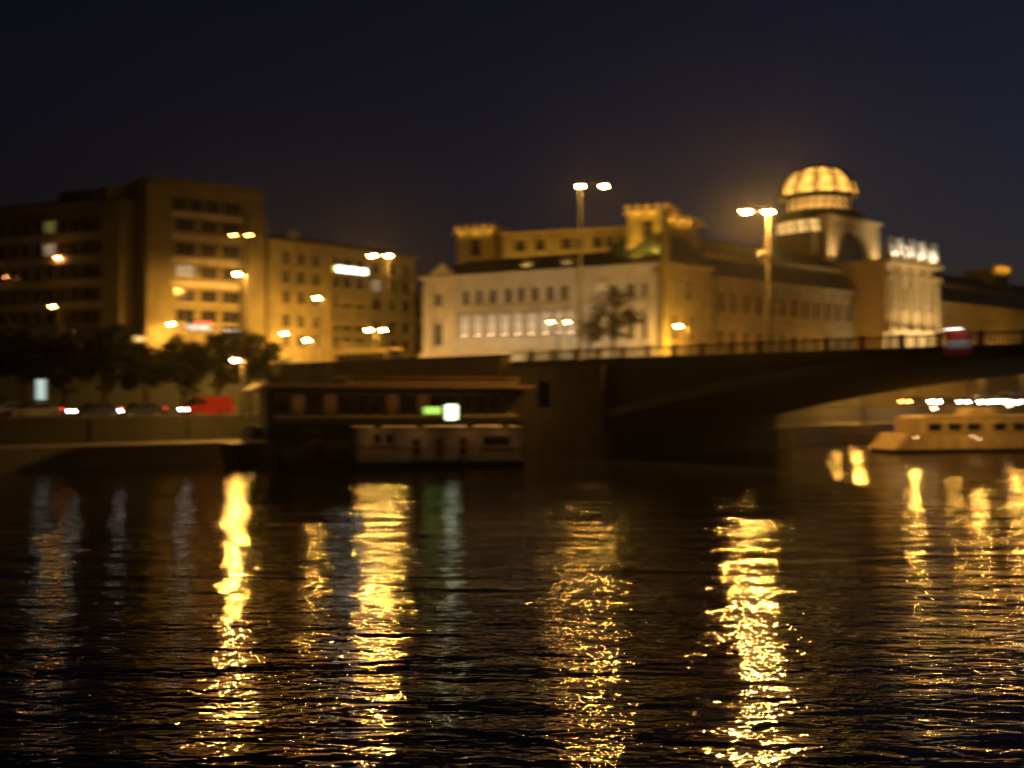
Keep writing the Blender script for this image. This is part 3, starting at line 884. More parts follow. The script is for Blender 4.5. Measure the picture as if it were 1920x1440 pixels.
# recessed stair strip between the wings
TFm = Frame(P2(236, 162.2), P2(270, 162.6))
stp = TFm.root('stair_tower', 'narrow dark recessed strip of stair windows between the hotel block and office wing', 'building')
zs2 = TFm.z(0, 352)
hs = []; wl_ = []
for j, py in enumerate([375, 418, 461, 504, 547, 588]):
    z = TFm.z(0, py); h = (.2, TFm.L-.3, z-1.35, z+1.15); hs.append(h); wl_.append((h, 'wing' if j == 3 else 'glass'))
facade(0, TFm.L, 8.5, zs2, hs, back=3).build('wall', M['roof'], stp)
for h, pn in wl_: window(stp, *h, 0, pn, mull=0, trans=0)
OF = Frame(P2(-60, 172), P2(238, 160))
ob = OF.root('office_wing', 'lower brown office wing with dark ribbon windows at the left edge', 'building')
zo = OF.z(OF.L, 377)
hs = []; wl_ = []
ORW = [416, 460, 506, 549, 592]
e1 = OF.upx(196)
for j, py in enumerate(ORW):
    z = OF.z(e1, py)
    nbay = 11
    for i in range(nbay):
        a = .6+(e1-.6)*i/nbay; h = (a+.05, a+(e1-.6)/nbay-.05, z-1.0, z+.95); hs.append(h)
        pxc = 960+F*OF.w((h[0]+h[1])/2).x/OF.w((h[0]+h[1])/2).y
        pn = 'glass'
        if j == 0 and 72 < pxc < 98: pn = 'wing'
        if j == 1 and 72 < pxc < 98: pn = 'winw'
        wl_.append((h, pn))
facade(0, OF.L, 8.5, zo, hs, back=14).build('wall', M['tan'], ob)
for h, pn in wl_: window(ob, *h, 0, pn, mull=1, trans=0)
for py in (438, 483, 528, 571):
    z = OF.z(e1, py); MB().box(.3, e1+.2, -.3, -.003, z-.55, z+.5).build('floor_band', M['cream'], ob)
MB().box(e1+.5, OF.L, -1.4, -.003, 8.5, zo-.003).build('pier', M['tan'], ob)
MB().box(-.2, OF.L+.1, -.7, 14.2, zo, zo+.4).build('parapet', M['tan'], ob)
MB().box(OF.upx(80), OF.L-2, 3, 12, zo+.4, zo+3.0).build('penthouse', M['roof'], ob)
MB().box(2, OF.upx(70), 4, 11, zo+.4, zo+1.8).build('plant_room', M['roof'], ob)
wall_lamp(OF, 113, 484, 'orange', 'reddish lamp on the facade of the office wing')
wall_lamp(OF, 15, 520, 'orange', 'faint lamp on the office wing facade at the left edge', .06)

AF = Frame(P2(503, 171), P2(778, 194))
apb = AF.root('apartment_building', 'ochre street lit apartment building with a bright white sign on its front', 'building')
za = AF.z(0, 452)
hs = []; wl_ = []
for j, py in enumerate([478, 514, 552, 598, 636]):
    for i, px in enumerate((537, 565, 594, 628, 652, 676, 706, 738, 762)):
        u = AF.upx(px); z = CAMZ+(745-py+(0 if px < 600 else 0))/F*171
        w_ = .75 if px < 610 else 1.0
        h = (u-w_, u+w_, z-1.05, z+.95); hs.append(h); wl_.append((h, 'winw' if (px == 706 and py == 514) else 'glass'))
facade(0, AF.L, 8.5, za, hs, back=14).build('wall', M['ochre'], apb)
for h, pn in wl_: window(apb, *h, 0, pn)
MB().box(-.2, AF.L+.3, -.5, 14.3, za, za+.45).build('cornice', M['ochre'], apb)
hip('roof', -.2, AF.L+.3, -.4, 14.2, za+.453, za+2.0, 4.5, M['roof'], apb)
MB().box(AF.upx(608), AF.upx(618), -.9, -.003, 8.5, za-.4).build('bay_edge', M['ochre'], apb)
bxa, bxb = AF.upx(622), AF.upx(690)
for j in range(4):
    z = 10+j*3.7; MB().box(bxa, bxb, -1.3, -.003, z, z+.2).box(bxa, bxb, -1.3, -1.22, z+.2, z+1.1).build('balcony', M['ochre'], apb)
u = AF.upx(567); ch = MB().box(u-.5, u+.5, 2, 3, za+.5, za+1.2).ball((u, 2.4, za+2.0), .95, .5, .95).build('satellite_dish', M['canvas'], apb)
u0, u1 = AF.upx(617), AF.upx(684)
sg = AF.root('rooftop_sign', 'glowing white sign box with yellow left end on the ochre building', 'sign', u0, -.6, AF.z(u0, 509))
LL = u1-u0
MB().box(0, LL, .1, .4, -.05, 1.15).build('sign_case', M['dark'], sg)
MB().prism([(0, 0), (.8, 0), (1.2, 1.1), (.5, 1.1)], 'y', 0, .09).build('yellow_panel', G['signy'], sg)
nl = 7
for i in range(nl):
    a = 1.15+(LL-1.3)*i/nl; MB().box(a+.03, a+(LL-1.3)/nl-.03, 0, .09, .05+.1*(i % 2), 1.05-.05*(i % 3)).build('lit_letter_panel', G['signw'], sg)

# distant city blocks so the horizon does not break
for px0, px1, D, py, lab in ((-300, -60, 190, 430, 'dark distant block left of the office wing'), (770, 800, 215, 560, 'dark low block in the gap between ochre building and pavilion'), (490, 506, 200, 470, 'dark block in the gap between hotel and ochre building')):
    f = Frame(P2(px0, D), P2(px1, D)); z = f.z(0, py)
    t = f.root('city_block', lab, 'building')
    hs = []
    nn = max(1, int(f.L/3.2))
    for i in range(nn):
        for k in range(int((z-11)/3.4)):
            c = f.L*(i+.5)/nn; hs.append((c-.55, c+.55, 11+k*3.4, 12.7+k*3.4))
    facade(0, f.L, 8.5, z, hs, back=12).build('wall', M['tan'], t)
    for h in hs: window(t, *h, 0)
    hip('roof', -.3, f.L+.3, -.3, 12.3, z, z+1.5, min(.45*f.L, 4), M['roof'], t)

# ------------------------------------------------------------------ floodlights (fixtures stand on roofs and pavements)
for px, w_ in ((830, 85), (900, 110), (975, 122), (1055, 122), (1130, 112), (1200, 90)):
    u = up(px); flood(WF.w(u, -6.5, UP), WF.w(u, 0, 19), w_*1.0, COOL, 'floodlight on the pavement washing the white pavilion', spread=150, group='floodlights before the white pavilion')
for u in (1.5, 4.5): flood(TF.w(u, -4, EW+1.2), TF.w(u, 0, 27.5), 110, SODF, 'small floodlight on the pavilion roof below the left roof tower', spread=150, group='roof floodlights left tower')
for i in range(5):
    u = LF.L*(i+.5)/5; flood(LF.w(u, -3.2, 26.2), LF.w(u, 0, 28.5), 50, SODF, 'small floodlight on the pavilion roof below the attic storey', spread=160, group='roof floodlights attic')
for u in (1.2, 4.2): flood(CF.w(u, -3.6, EW+1.5), CF.w(u, 0, 28.5), 170, SODF, 'small floodlight on the pavilion roof below the right roof tower', spread=150, group='roof floodlights right tower')
for u in (-2.0, 1.0): flood(KF.w(u+1.2, -4, UP), KF.w(u+1.0, 0, 17), 500, SODF, 'floodlight on the pavement below the corner block', spread=120, group='floodlights corner block')
GW = (1, .74, .36)
for i in range(4):
    u = S0+W*(i+.5)/4; flood(RF.w(u, -13.5, UP), RF.w(u, -5, 21), 800, GW, 'floodlight on the pavement washing the entrance bay', spread=120, group='floodlights before the entrance bay')
    flood(RF.w(u, -6.3, ZC+.8), RF.w(u, -5.2, ZC+3), 190, (1, .78, .5), 'floodlight on the cornice at the feet of the statues', spread=170, group='floodlights among the statues')
for u in (gb0+.9, gb1-.9): flood(RF.w(S0+u, gy-1.7, ZC+.82), RF.w(S0+u, gy, gz1-2.5), 120, (1, .70, .30), 'floodlight at the foot of the arched gable', spread=120, group='floodlights before the arched gable')
for s_ in (63, 74, 85, 97, 110): flood(RF.w(s_, -5.5, UP), RF.w(s_, 0, 20), 330, SODF, 'added floodlight on the pavement below the right wing', spread=130, group='added floodlights before the right wing')  # floods added to brighten the dim right wing
# cornice lamps of the roof towers
def corn(f, u, v, z, col, w_, group): flood(f.w(u, v, z), f.w(u, v+1.2, z+1.0), w_, col, 'little lamp under the finials, among the '+group, .3, 160, group)
for i in range(3):
    corn(TF, .5+i*2.4, -1.2, t1z-1.5, SODF, 22, 'cornice lamps left tower'); corn(CF, .5+i*2.2, -1.2, tz-1.5, SODF, 26, 'cornice lamps right tower'); corn(SF, .5+i*2.0, -1.2, zt-1.6, SODF, 26, 'cornice lamps dark tower')
corn(RF, 94, 1.8, fz-1.6, SODF, 40, 'cornice lamps far tower'); corn(RF, 97, 1.8, fz-1.6, SODF, 40, 'cornice lamps far tower')

# ------------------------------------------------------------------ trees
def leaf_crown(seed, rx, rz, n=2600, leaf=.34):
    rnd = random.Random(seed); mb = MB(); cl = []
    for i in range(26):
        t = rnd.uniform(0, 6.283); q = rnd.random()**.5; h = rnd.uniform(-.75, .85)
        cl.append((q*rx*.8*math.cos(t)*math.sqrt(max(.1, 1-h*h)), q*rx*.8*math.sin(t)*math.sqrt(max(.1, 1-h*h)), h*rz*.85, rnd.uniform(.28, .5)*rx*.75))
    for i in range(n):
        c = cl[rnd.randrange(len(cl))]
        d = Vector((rnd.gauss(0, 1), rnd.gauss(0, 1), rnd.gauss(0, 1))).normalized()*c[3]*rnd.uniform(.55, 1.08)
        p = Vector(c[:3])+d
        a = Vector((rnd.gauss(0, 1), rnd.gauss(0, 1), rnd.gauss(0, .6))).normalized(); b_ = a.cross(Vector((rnd.gauss(0, 1), rnd.gauss(0, 1), rnd.gauss(0, 1)))).normalized()
        s = leaf*rnd.uniform(.6, 1.3)
        k = len(mb.v); mb.v += [tuple(p-a*s), tuple(p+b_*s*.5), tuple(p+a*s), tuple(p-b_*s*.5)]; mb.f.append((k, k+1, k+2, k+3))
    return mb, cl
_cr = {}
def tree(px, D, zg, ytop, ybot, wpx, mt, label, kind, group=None):
    p = at(px, 0, D); zt_, zb_ = CAMZ+(745-ytop)/F*D, CAMZ+(745-ybot)/F*D
    rz = (zt_-zb_)/2; rx = wpx/2/F*D
    k = (kind, mt)
    if k not in _cr:
        mb, cl = leaf_crown(kind, 3.0, 3.0, 850 if kind > 4 else 2600, .26)
        me = mb.mesh('crown', M[mt])
        lb = MB(); lb.tube((0, 0, -1), (.1, 0, 1), .18, .08, 6)
        for c in cl[:9]: lb.tube((0, 0, -.8), (c[0]*.85, c[1]*.85, c[2]*.85), .1, .03, 5)
        _cr[k] = (me, lb.mesh('limbs', M['bark']))
    me, lb = _cr[k]
    t = thing('leafy_tree', label, 'tree', (p.x, p.y, zg), random.uniform(0, 6.28), group)
    zc = (zt_+zb_)/2-zg
    MB().tube((0, 0, -.2), (.1, .05, max(.8, zc-rz*.2)), .3, .16, 8).build('trunk', M['bark'], t)
    part('crown', me, t, (0, 0, zc), 0, (rx/3, rx/3, rz/3)); part('limbs', lb, t, (0, 0, zc), 0, (rx/3, rx/3, rz/3))
    return t
TR = [(-30, 116, 600, 745, 130, 'dark tree cut by the left edge of the frame'), (45, 118, 612, 740, 120, 'dark tree behind the lit advert pillar'),
      (120, 114, 618, 745, 120, 'dark tree above the car with one bright headlight'), (196, 112, 606, 748, 110, 'dark tree with the highest crown left of the hotel piers'),
      (275, 113, 640, 745, 95, 'dark lower tree in the middle of the row, under the hotel piers'), (345, 116, 628, 745, 110, 'dark tree below the lit shop signs'),
      (408, 120, 618, 740, 110, 'dark tree between the shop signs and the short road lamp'), (470, 124, 612, 735, 95, 'dark rightmost tree of the row beside the ramp')]
for i, (px, D, y0, y1, w_, lab) in enumerate(TR): tree(px, D, LOW, y0, y1, w_*1.25, 'leafd', lab, 1+i % 3, 'trees along the lower road')
tree(1150, 134, UP, 535, 640, 120, 'leafb', 'brownish round tree in front of the white pavilion', 5)
tree(1105, 132, UP, 590, 655, 60, 'leafb', 'small bushy tree beside the pavilion left of the round tree', 6)

# ------------------------------------------------------------------ vehicles
def wheel(parent, x, y, r=.33):
    w = MB().tube((x, y-.12, r), (x, y+.12, r), r, n=14).build('wheel', M['rubber'], parent)
    MB().tube((x, y-.14, r), (x, y+.14, r), r*.55, n=10).build('rim', M['silver'], w)
def car(loc, rz, paint, label, van=False, head='white', lon=True, tail='red'):
    t = thing('van' if van else 'parked_car', label, 'van' if van else 'car', loc, rz)
    if van:
        prof = [(-2.4, .35), (2.3, .35), (2.4, .6), (2.35, .95), (1.75, 1.15), (1.2, 1.85), (.9, 1.98), (-2.3, 1.98), (-2.42, 1.5)]
        L, h = 4.8, 1.98
    else:
        prof = [(-2.1, .32), (2.05, .32), (2.12, .55), (2.05, .78), (1.1, .92), (.35, 1.38), (-.95, 1.42), (-1.65, 1.02), (-2.08, .92)]
        L, h = 4.2, 1.42
    MB().prism(prof, 'y', -.86, .86).build('body', paint, t)
    if van:
        MB().prism([(1.25, 1.2), (1.68, 1.2), (1.2, 1.72), (.5, 1.72), (.5, 1.2)], 'y', -.875, .875).build('side_window', M['glass'], t)
        MB().prism([(1.775, 1.19), (1.8, 1.19), (1.26, 1.84), (1.24, 1.84)], 'y', -.75, .75).build('windscreen', M['glass'], t)
    else:
        MB().prism([(.95, .97), (.35, 1.32), (-.9, 1.35), (-1.45, 1.02)], 'y', -.872, .872).build('side_window', M['glass'], t)
        MB().prism([(1.08, .98), (1.12, .98), (.42, 1.38), (.38, 1.38)], 'y', -.72, .72).build('windscreen', M['glass'], t)
    xf = prof[2][0]
    for s in (-1, 1):
        wheel(t, 1.35, s*.76); wheel(t, -1.35, s*.76)
        z = .68 if not van else .75
        MB().ball((xf-.03, s*.62, z), .07, .17, .11).build('headlight', G[head] if lon else M['glass'], t)
        MB().box(-xf-.02+(-.02 if not van else -.05), -xf+.06, s*.7-.12, s*.7+.12, .8, .98).build('tail_light', G[tail], t)
    MB().box(xf-.02, xf+.04, -.75, .75, .38, .5).build('bumper', M['dark'], t)
    return t
def road_at(px, D): p = at(px, 0, D); return (p.x, p.y)
def LR(px, off):
    k_ = (px-960)/F; o = B0+c_*off; t_ = (k_*o.y-o.x)/(r_.x-k_*r_.y); p = o+r_*t_; return (p.x, p.y, LOW+.002)
def RT(px, D, z): x, y = road_at(px, D); return (x, y, z)
ar = math.atan2(-r_.y, -r_.x)        # facing down-left towards the camera side
car(LR(388, 11), ar, M['red'], 'bright red van with headlights on, below the short lamp on the lower road', van=True)
car(LR(262, 11), ar, M['bluec'], 'dark car with one headlight glinting between the trees and the wall')
car(LR(178, 11.3), ar, M['bluec'], 'dark car with a bluish white headlight right of the advert pillar')
car(LR(28, 14.5), ar+math.pi, M['silver'], 'grey car with red tail lights at the left edge', lon=False)
car(LR(64, 10.5), ar, M['silver'], 'pale car low at the left, nearest the quay wall', lon=False)
# traffic on the ramp
ac = math.atan2(c_.y, c_.x)
def ramp_pt(px, off): # a point on the ramp at lateral offset off from the near parapet
    o = A+r_*off; k_ = (px-960)/F
    t_ = (k_*o.y-o.x)/(c_.x-k_*c_.y); p = o+c_*t_; return (p.x, p.y, UP+.01)
car(ramp_pt(535, 5), ac, M['white'], 'pale van at the left end of the ramp, behind the bus', van=True, lon=False)
car(ramp_pt(852, 7), ac+math.pi, M['red'], 'red car on the ramp right of the bus', lon=False)
bl_ = ramp_pt(690, 9)
bus = thing('bus', 'long yellow city bus with a dark window band on the bridge ramp', 'bus', bl_, ac+math.pi)
bm = MB().prism([(-6, .35), (6, .35), (6.1, 1.2), (5.95, 2.85), (5.7, 3.0), (-5.9, 3.0), (-6, 2.8)], 'y', -1.25, 1.25).build('body', M['busy'], bus)
for i in range(8):
    a = -5.6+i*1.4
    for s in (-1, 1): MB().box(a, a+1.28, s*1.262-.008, s*1.262+.008, 1.35, 2.35).build('window', M['glass'], bus)
MB().box(6.03, 6.1, -1.1, 1.1, 1.25, 2.6).build('windscreen', M['glass'], bus)
for x in (-3.8, 3.9):
    for s in (-1, 1): wheel(bus, x, s*1.15, .48)
MB().box(-4.5, -2, -.8, .8, 3.003, 3.2).build('roof_unit', M['white'], bus)
for s in (-1, 1):
    MB().ball((6.1, s*.95, .8), .08, .2, .14).build('headlight', G['wl'], bus)
    MB().box(-6.06, -5.98, s*.95-.15, s*.95+.15, 2.4, 2.6).build('tail_light', G['red'], bus)
# second short vehicle ahead of the bus
car(ramp_pt(768, 3.5), ac+math.pi, M['silver'], 'grey car ahead of the bus with warm headlights on', head='orange')
# cars on the lower road beyond the bridge
for px, D, m_, hd, on, lab in ((1712, 168, 'bluec', 'ored', True, 'dark car beyond the arch with orange red lights, left of the bright headlights'),
                  (1768, 160, 'silver', 'white2', True, 'pale car beyond the arch with bright warm headlights'),
                  (1822, 154, 'bluec', 'white', True, 'dark car beyond the arch with bluish white headlights'),
                  (1862, 150, 'silver', 'white2', True, 'grey car beyond the arch between white and yellowish headlights'),
                  (1893, 147, 'white', 'white2', True, 'white car beyond the arch with the brightest headlights'),
                  (1918, 145, 'red', 'white2', True, 'red car beyond the arch at the right edge')):
    car(RT(px, D, LOWR), ar-.1, M[m_], lab.replace('white car', 'white van'), head=hd, lon=on, van=px == 1893)

# ------------------------------------------------------------------ boats
# restaurant boat with window row
RB = Frame(P2(503, 87), P2(985, 95))
rb = RB.root('restaurant_boat', 'long dark restaurant boat with a row of dim windows and pale awning roof', 'boat')
L = RB.L; wd_ = 5.5
hullp = [(-.8, 0), (0, -.1), (L, -.1), (L+.4, wd_/2), (L, wd_), (0, wd_), (-1.6, wd_/2)]
MB().prism(hullp, 'z', -.5, 1.6).build('hull', M['hull'], rb)
MB().prism([(x*1.0, y+(.12 if y < 3 else -.12)) for x, y in hullp], 'z', 1.602, 2.1).build('bulwark', M['dark'], rb)
hs = []
NW = 16
for i in range(NW):
    a = .5+(L-1)*i/NW; hs.append((a+.12, a+(L-1)/NW-.12, 4.15, 5.9))
facade(0, L, 2.102, 6.4, hs, y=.5, depth=.12, back=wd_-.4).build('cabin', M['hull'], rb)
dimm = {1: 'dim', 3: 'dim', 7: 'dim', 9: 'dim'}
for i, h in enumerate(hs):
    wv = window(rb, *h, .5, dimm.get(i, 'glass'), mull=1, trans=0, depth=.14)
for i in range(5):                   # tyres hung as fenders, mooring bollards
    u_ = 1.5+(L-3)*i/4
    MB().tube((u_, -.32, 1.2), (u_, -.12, 1.2), .38, n=14).build('tyre_fender', M['rubber'], rb)
fl = MB().box(-.4, L+.3, -.5, .45, 3.5, 3.62)
fl.build('side_deck', M['dark'], rb)
rl = MB().box(-.4, L+.3, -.48, -.43, 4.35, 4.4)
for i in range(28): rl.box(-.3+i*L/27, -.26+i*L/27, -.48, -.43, 3.62, 4.35)
rl.build('railing', M['dark'], rb)
MB().prism([(-1.1, 6.0), (-.2, 6.45), (L*.35, 6.403), (L+.5, 6.403), (L+.5, 6.62), (L*.2, 6.75), (-.4, 6.75), (-1.3, 6.15)], 'y', -.9, wd_).build('awning_roof', M['awn'], rb)
MB().box(L*.33, L-.2, 1.2, 4.6, 6.76, 7.25).build('upper_awning', M['awn'], rb)
MB().box(L*.28, L-.1, 1.0, 4.8, 7.253, 7.36).build('upper_awning_top', M['awn'], rb)
# lit panels on the restaurant boat
u = RB.upx(807); p = RB.w(u, -.62, 3.9)
gs = thing('menu_sign', 'glowing yellow green sign panel on the dark boat side', 'sign', RB.w(u, -.6, CAMZ-31/F*91), RB.rz)
MB().box(-.75, .75, -.06, 0, 0, .58).build('lit_panel', G['green'], gs)
MB().box(-.8, .8, .003, .1, -.05, .63).build('sign_case', M['dark'], gs)
u = RB.upx(841)
gs = thing('menu_sign', 'glowing white green square light box right of the yellow green sign', 'sign', RB.w(u, -.75, CAMZ-42/F*91), RB.rz)
MB().box(-.48, .48, -.1, 0, 0, 1.25).build('lit_panel', G['gwhite'], gs)
MB().box(-.53, .53, .003, .15, -.05, 1.3).build('sign_case', M['dark'], gs)

# cream houseboat
glow_wash = glow('added_washer_glass', (1, .46, .14), 20)
HB = Frame(P2(668, 84.5), P2(976, 87.5))
hbo = HB.root('houseboat', 'cream houseboat cabin with narrow dark windows moored before the dark restaurant boat', 'boat')
L = HB.L; zt_h = CAMZ-55/F*86; zb_h = CAMZ-120/F*86
MB().prism([(-.9, .2), (0, -.35), (L+.25, -.35), (L+.6, 2), (L+.25, 4.4), (0, 4.4), (-.9, 4)], 'z', -.4, zb_h).build('hull', M['hull'], hbo)
hs = []
def hpx(px): return HB.upx(px)
zz = lambda py: CAMZ+(745-py)/F*86
for p0, p1, y0, y1 in ((700, 716, 832, 812), (722, 740, 832, 812), (773, 789, 856, 822), (817, 831, 856, 822), (861, 876, 856, 820), (906, 958, 838, 818)):
    hs.append((hpx(p0), hpx(p1), zz(y0), zz(y1)))
facade(0, L, zb_h+.002, zt_h-.15, hs, depth=.15, back=4.0).build('cabin', M['cream'], hbo)
for i, h in enumerate(hs): window(hbo, *h, 0, mull=2 if i == 5 else 0, trans=0, depth=.16)
MB().prism([(-.15, zt_h-.147), (L+.15, zt_h-.147), (L+.1, zt_h), (-.05, zt_h)], 'y', -.25, 4.2).build('roof', M['cream'], hbo)
MB().box(-.1, L+.1, -.06, -.003, (zt_h+zb_h)/2-.22, (zt_h+zb_h)/2-.14).build('rubbing_strake', M['cream'], hbo)
MB().tube((2, 2, zt_h), (2, 2, zt_h+.7), .12).build('stove_pipe', M['dark'], hbo)
MB().tube((L*.6, 2.6, zt_h), (L*.6, 2.6, zt_h+.45), .15).build('roof_vent', M['dark'], hbo)
for u in (1.5, L*.36, L*.66, L-1.6):  # hooded lamps added to brighten the cabin front
    wl2 = MB().tube((u, -.05, zt_h+.02), (u, -1.3, zt_h+.22), .03).box(u-.3, u+.3, -1.5, -1.28, zt_h+.22, zt_h+.3).box(u-.3, u+.3, -1.54, -1.503, zt_h-.02, zt_h+.3).build('added_washer', M['dark'], hbo)
    MB().box(u-.25, u+.25, -1.46, -1.32, zt_h+.12, zt_h+.156).build('added_washer_tube', glow_wash, hbo)
# low pontoon left of it
PF = Frame(P2(545, 86), P2(664, 87))
pt = PF.root('pontoon', 'low dark pontoon with a small hut left of the cream houseboat', 'pontoon')
MB().box(0, PF.L, 0, 3.5, -.4, .8).build('deck', M['deckw'], pt)
MB().box(.4, 2.6, 1.5, 3.2, .8, 2.7).build('hut', M['deckw'], pt)
MB().prism([(.2, 2.703), (2.8, 2.703), (1.5, 3.3)], 'y', 1.3, 3.4).build('roof', M['roof'], pt)
for i in range(5): MB().tube((.1+i*1.15, .1, .8), (.1+i*1.15, .1, 1.8), .04).build('rail_post', M['dark'], pt)
# dark barges at left
for px0, px1, D, y1, lab in ((462, 556, 88, 796, 'small unlit work boat at the bow of the restaurant boat'),):
    f = Frame(P2(px0, D), P2(px1, D+2)); t = f.root('barge', lab, 'boat'); L = f.L; z1 = f.z(0, y1)
    MB().prism([(-.6, -.4), (L+.6, -.4), (L+1.4, z1*.55), (-1.3, z1*.55)], 'y', 0, 3.8).build('hull', M['hull'], t)
    MB().prism([(.4, z1*.552), (L*.8, z1*.552), (L*.78, z1*.9), (.7, z1*.95)], 'y', .5, 3.3).build('hatch_cover', M['dark'], t)
    MB().box(L*.82, L*.97, .6, 3.2, z1*.552, z1*1.02).build('wheelhouse', M['dark'], t)
    MB().box(L*.84, L*.95, .55, .597, z1*.75, z1*.95).build('cabin_window', M['glass'], t)
# white passenger boat right
VB = Frame(P2(1692, 110), (P2(1692, 110)[0]+27, P2(1692, 110)[1]+7.0))
vb = VB.root('passenger_boat', 'white passenger boat with raked bow and long cabin moored beyond the arch at right', 'boat')
L = 27; zd = CAMZ-68/F*110
MB().prism([(-.4, -.4), (L, -.4), (L, .35), (-.8, .35)], 'y', .3, 4.7).build('hull', M['hull'], vb)
bwp = MB(); zz0 = .352
prof = [(-.9, zz0), (L, zz0), (L, zd-.2), (4, zd-.2), (.8, zd), (0, zz0+.7)]
bwp.prism(prof, 'y', .1, 4.9).build('white_topsides', M['boatw'], vb)
hs = []
for i in range(9): a = 3.2+i*2.3+(0 if i < 3 else .8); hs.append((a, a+1.9, zd+.15, zd+1.05))
facade(2.2, L-.5, zd-.197, zd+1.55, hs, y=.5, depth=.1, back=4.5).build('cabin', M['boatw'], vb)
for h in hs: window(vb, *h, .5, mull=0, trans=0, depth=.12)
MB().prism([(2.4, zd+1.553), (L-.2, zd+1.553), (L-.3, zd+1.75), (3.2, zd+1.75)], 'y', .3, 4.7).build('roof', M['boatw'], vb)
MB().prism([(8.5, zd+1.753), (12, zd+1.753), (11.7, zd+2.6), (9.3, zd+2.6)], 'y', 1.4, 3.6).build('wheelhouse', M['boatw'], vb)
for i in range(8): MB().tube((.2+i*.3, .2, zd), (.2+i*.3, .2, zd+.8), .025, n=5).build('rail_post', M['silver'], vb)
for u_, z_ in ((1.6, zd-.4), (8.2, zd-.35), (8.9, zd-.6)): MB().ball((u_, .05, z_), .035).build('marker_lamp', G['marker'], vb)
for u_, h_ in ((4.5, 2.4), (13.5, 2.7), (18, 2.3)):   # deck lamps on short masts
    MB().tube((u_, 1.2, zd+1.75), (u_, 1.2, zd+h_), .03).build('lamp_mast', M['dark'], vb)
    MB().ball((u_, 1.2, zd+h_+.1), .13).build('deck_lamp', G['marker'], vb)
# small workboat further left under the arch
SB = Frame(P2(1590, 138), P2(1650, 141)); sbt = SB.root('small_boat', 'small dim covered boat at the far quay left of the white boat', 'boat')
MB().prism([(-.3, -.3), (SB.L, -.3), (SB.L+.2, 1.0), (-.9, 1.1)], 'y', 0, 1.8).build('hull', M['deckw'], sbt)
MB().box(.8, SB.L-.8, .3, 1.5, 1.1, 1.9).build('cabin', M['deckw'], sbt)
# canopy tent on the far quay
p = at(1605, 748, 150)
ct = thing('canopy_tent', 'pale peaked canopy tent on the lower road under the arch', 'tent', (p.x, p.y, LOWR), .75)
MB().prism([(-2.6, 2.1), (2.6, 2.1), (2.4, 2.3), (0, 3.0), (-2.4, 2.3)], 'y', -1.5, 1.5).build('canopy', M['canvas'], ct)
for sx in (-1, 1):
    for sy in (-1, 1): MB().tube((sx*2.4, sy*1.4, 0), (sx*2.4, sy*1.4, 2.1), .04).build('tent_pole', M['silver'], ct)
# lit coach-like awning strip high at right beyond the bridge
# ------------------------------------------------------------------ street furniture
p = at(77, 0, 98)
ad = thing('advert_pillar', 'tall white backlit advert panel standing by the lower road at left', 'sign', (p.x, p.y, LOW), -.2)
zc0, zc1 = CAMZ+(745-745)/F*98-LOW, CAMZ+(745-711)/F*98-LOW
MB().box(-.5, .5, 0, .25, 0, zc1+.1).build('case', M['dark'], ad)
MB().box(-.46, .46, -.04, -.003, zc0-.2, zc1).build('lit_panel', G['city'], ad)
MB().box(-.46, .46, -.03, -.003, zc0-.75, zc0-.25).build('lower_panel', M['sblue'], ad)
p = at(494, 0, 93)
rs = thing('road_sign', 'pale diamond road sign over a rectangular panel beside the restaurant boat bow', 'sign', (p.x, p.y, QUAY), .1)
z1 = CAMZ+(745-726)/F*93-QUAY; z2 = CAMZ+(745-752)/F*93-QUAY; z3 = CAMZ+(745-784)/F*93-QUAY
zm = (z1+z2)/2
MB().tube((0, .08, 0), (0, .08, z1), .05).build('post', M['pole'], rs)
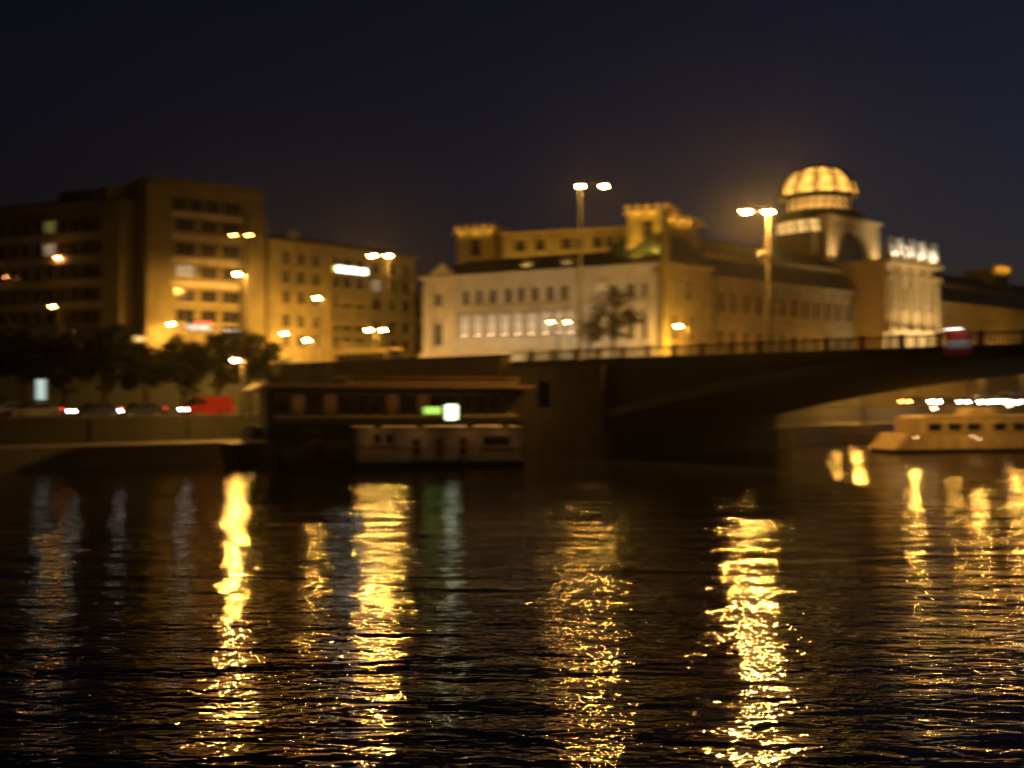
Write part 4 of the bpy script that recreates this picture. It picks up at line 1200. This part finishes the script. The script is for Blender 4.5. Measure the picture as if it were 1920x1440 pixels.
MB().prism([(-.55, zm), (0, z2), (.5, zm), (0, z1)], 'y', -.02, .02).build('diamond_panel', M['swhite'], rs)
MB().box(-.3, .42, -.02, .02, z3, z2-.05).build('lower_panel', M['swhite'], rs)
# round sign on the tall bridge lamp
p = at(1432, 481, 91.6)
rsn = thing('round_sign', 'pale round sign bracketed halfway up the pole of the nearest bridge lamp', 'sign', (p.x, p.y, p.z-.45), .6)
MB().tube((0, -.03, .45), (0, .03, .45), .5, n=20).build('disc', M['swhite'], rsn)
MB().tube((0, -.045, .45), (0, -.033, .45), .3, n=20).build('face_plate', M['sblue'], rsn)
MB().box(0, .65, .035, .09, .4, .5).build('bracket', M['dark'], rsn)
# shop signs glimpsed over the trees
for px, py, w_, g_, lab in ((372, 612, 1.6, 'shop', 'blurred lit shop sign with red top below the hotel, over the trees'), (433, 622, .9, 'shop', 'small lit shop sign right of the larger one over the trees'), (262, 634, .8, 'winb', 'small yellowish lit sign at the foot of the hotel piers')):
    p = at(px, py, 150)
    t = thing('shop_sign', lab, 'sign', (p.x, p.y, UP), .5)
    z = p.z-UP
    MB().box(-w_, w_, -.05, .0, z-.5, z+.3).build('lit_panel', G[g_], t)
    MB().box(-w_-.1, w_+.1, .003, .2, z-.6, z+.75).build('sign_case', M['dark'], t)
    for x in (-.6, .6): MB().box(x*w_-.05, x*w_+.05, .05, .15, 0, z-.6).build('sign_leg', M['dark'], t)
    if px == 372: MB().box(-w_*.2, w_, -.06, -.003, z+.36, z+.65).build('red_letter_strip', G['red'], t)

# ------------------------------------------------------------------ haze volume added for lamp halos and lifted darks
hz = bpy.data.materials.new('halo_haze'); hz.use_nodes = True
nn_ = hz.node_tree.nodes; nn_.remove(nn_['Principled BSDF'])
pv = nn_.new('ShaderNodeVolumePrincipled'); pv.inputs['Color'].default_value = (.9, .88, .86, 1); pv.inputs['Density'].default_value = HAZE; pv.inputs['Anisotropy'].default_value = .88
hz.node_tree.links.new(pv.outputs[0], nn_['Material Output'].inputs['Volume'])
if HAZE: stuff(MB().box(-330, 420, -60, 520, -4, 62).build('haze', hz))
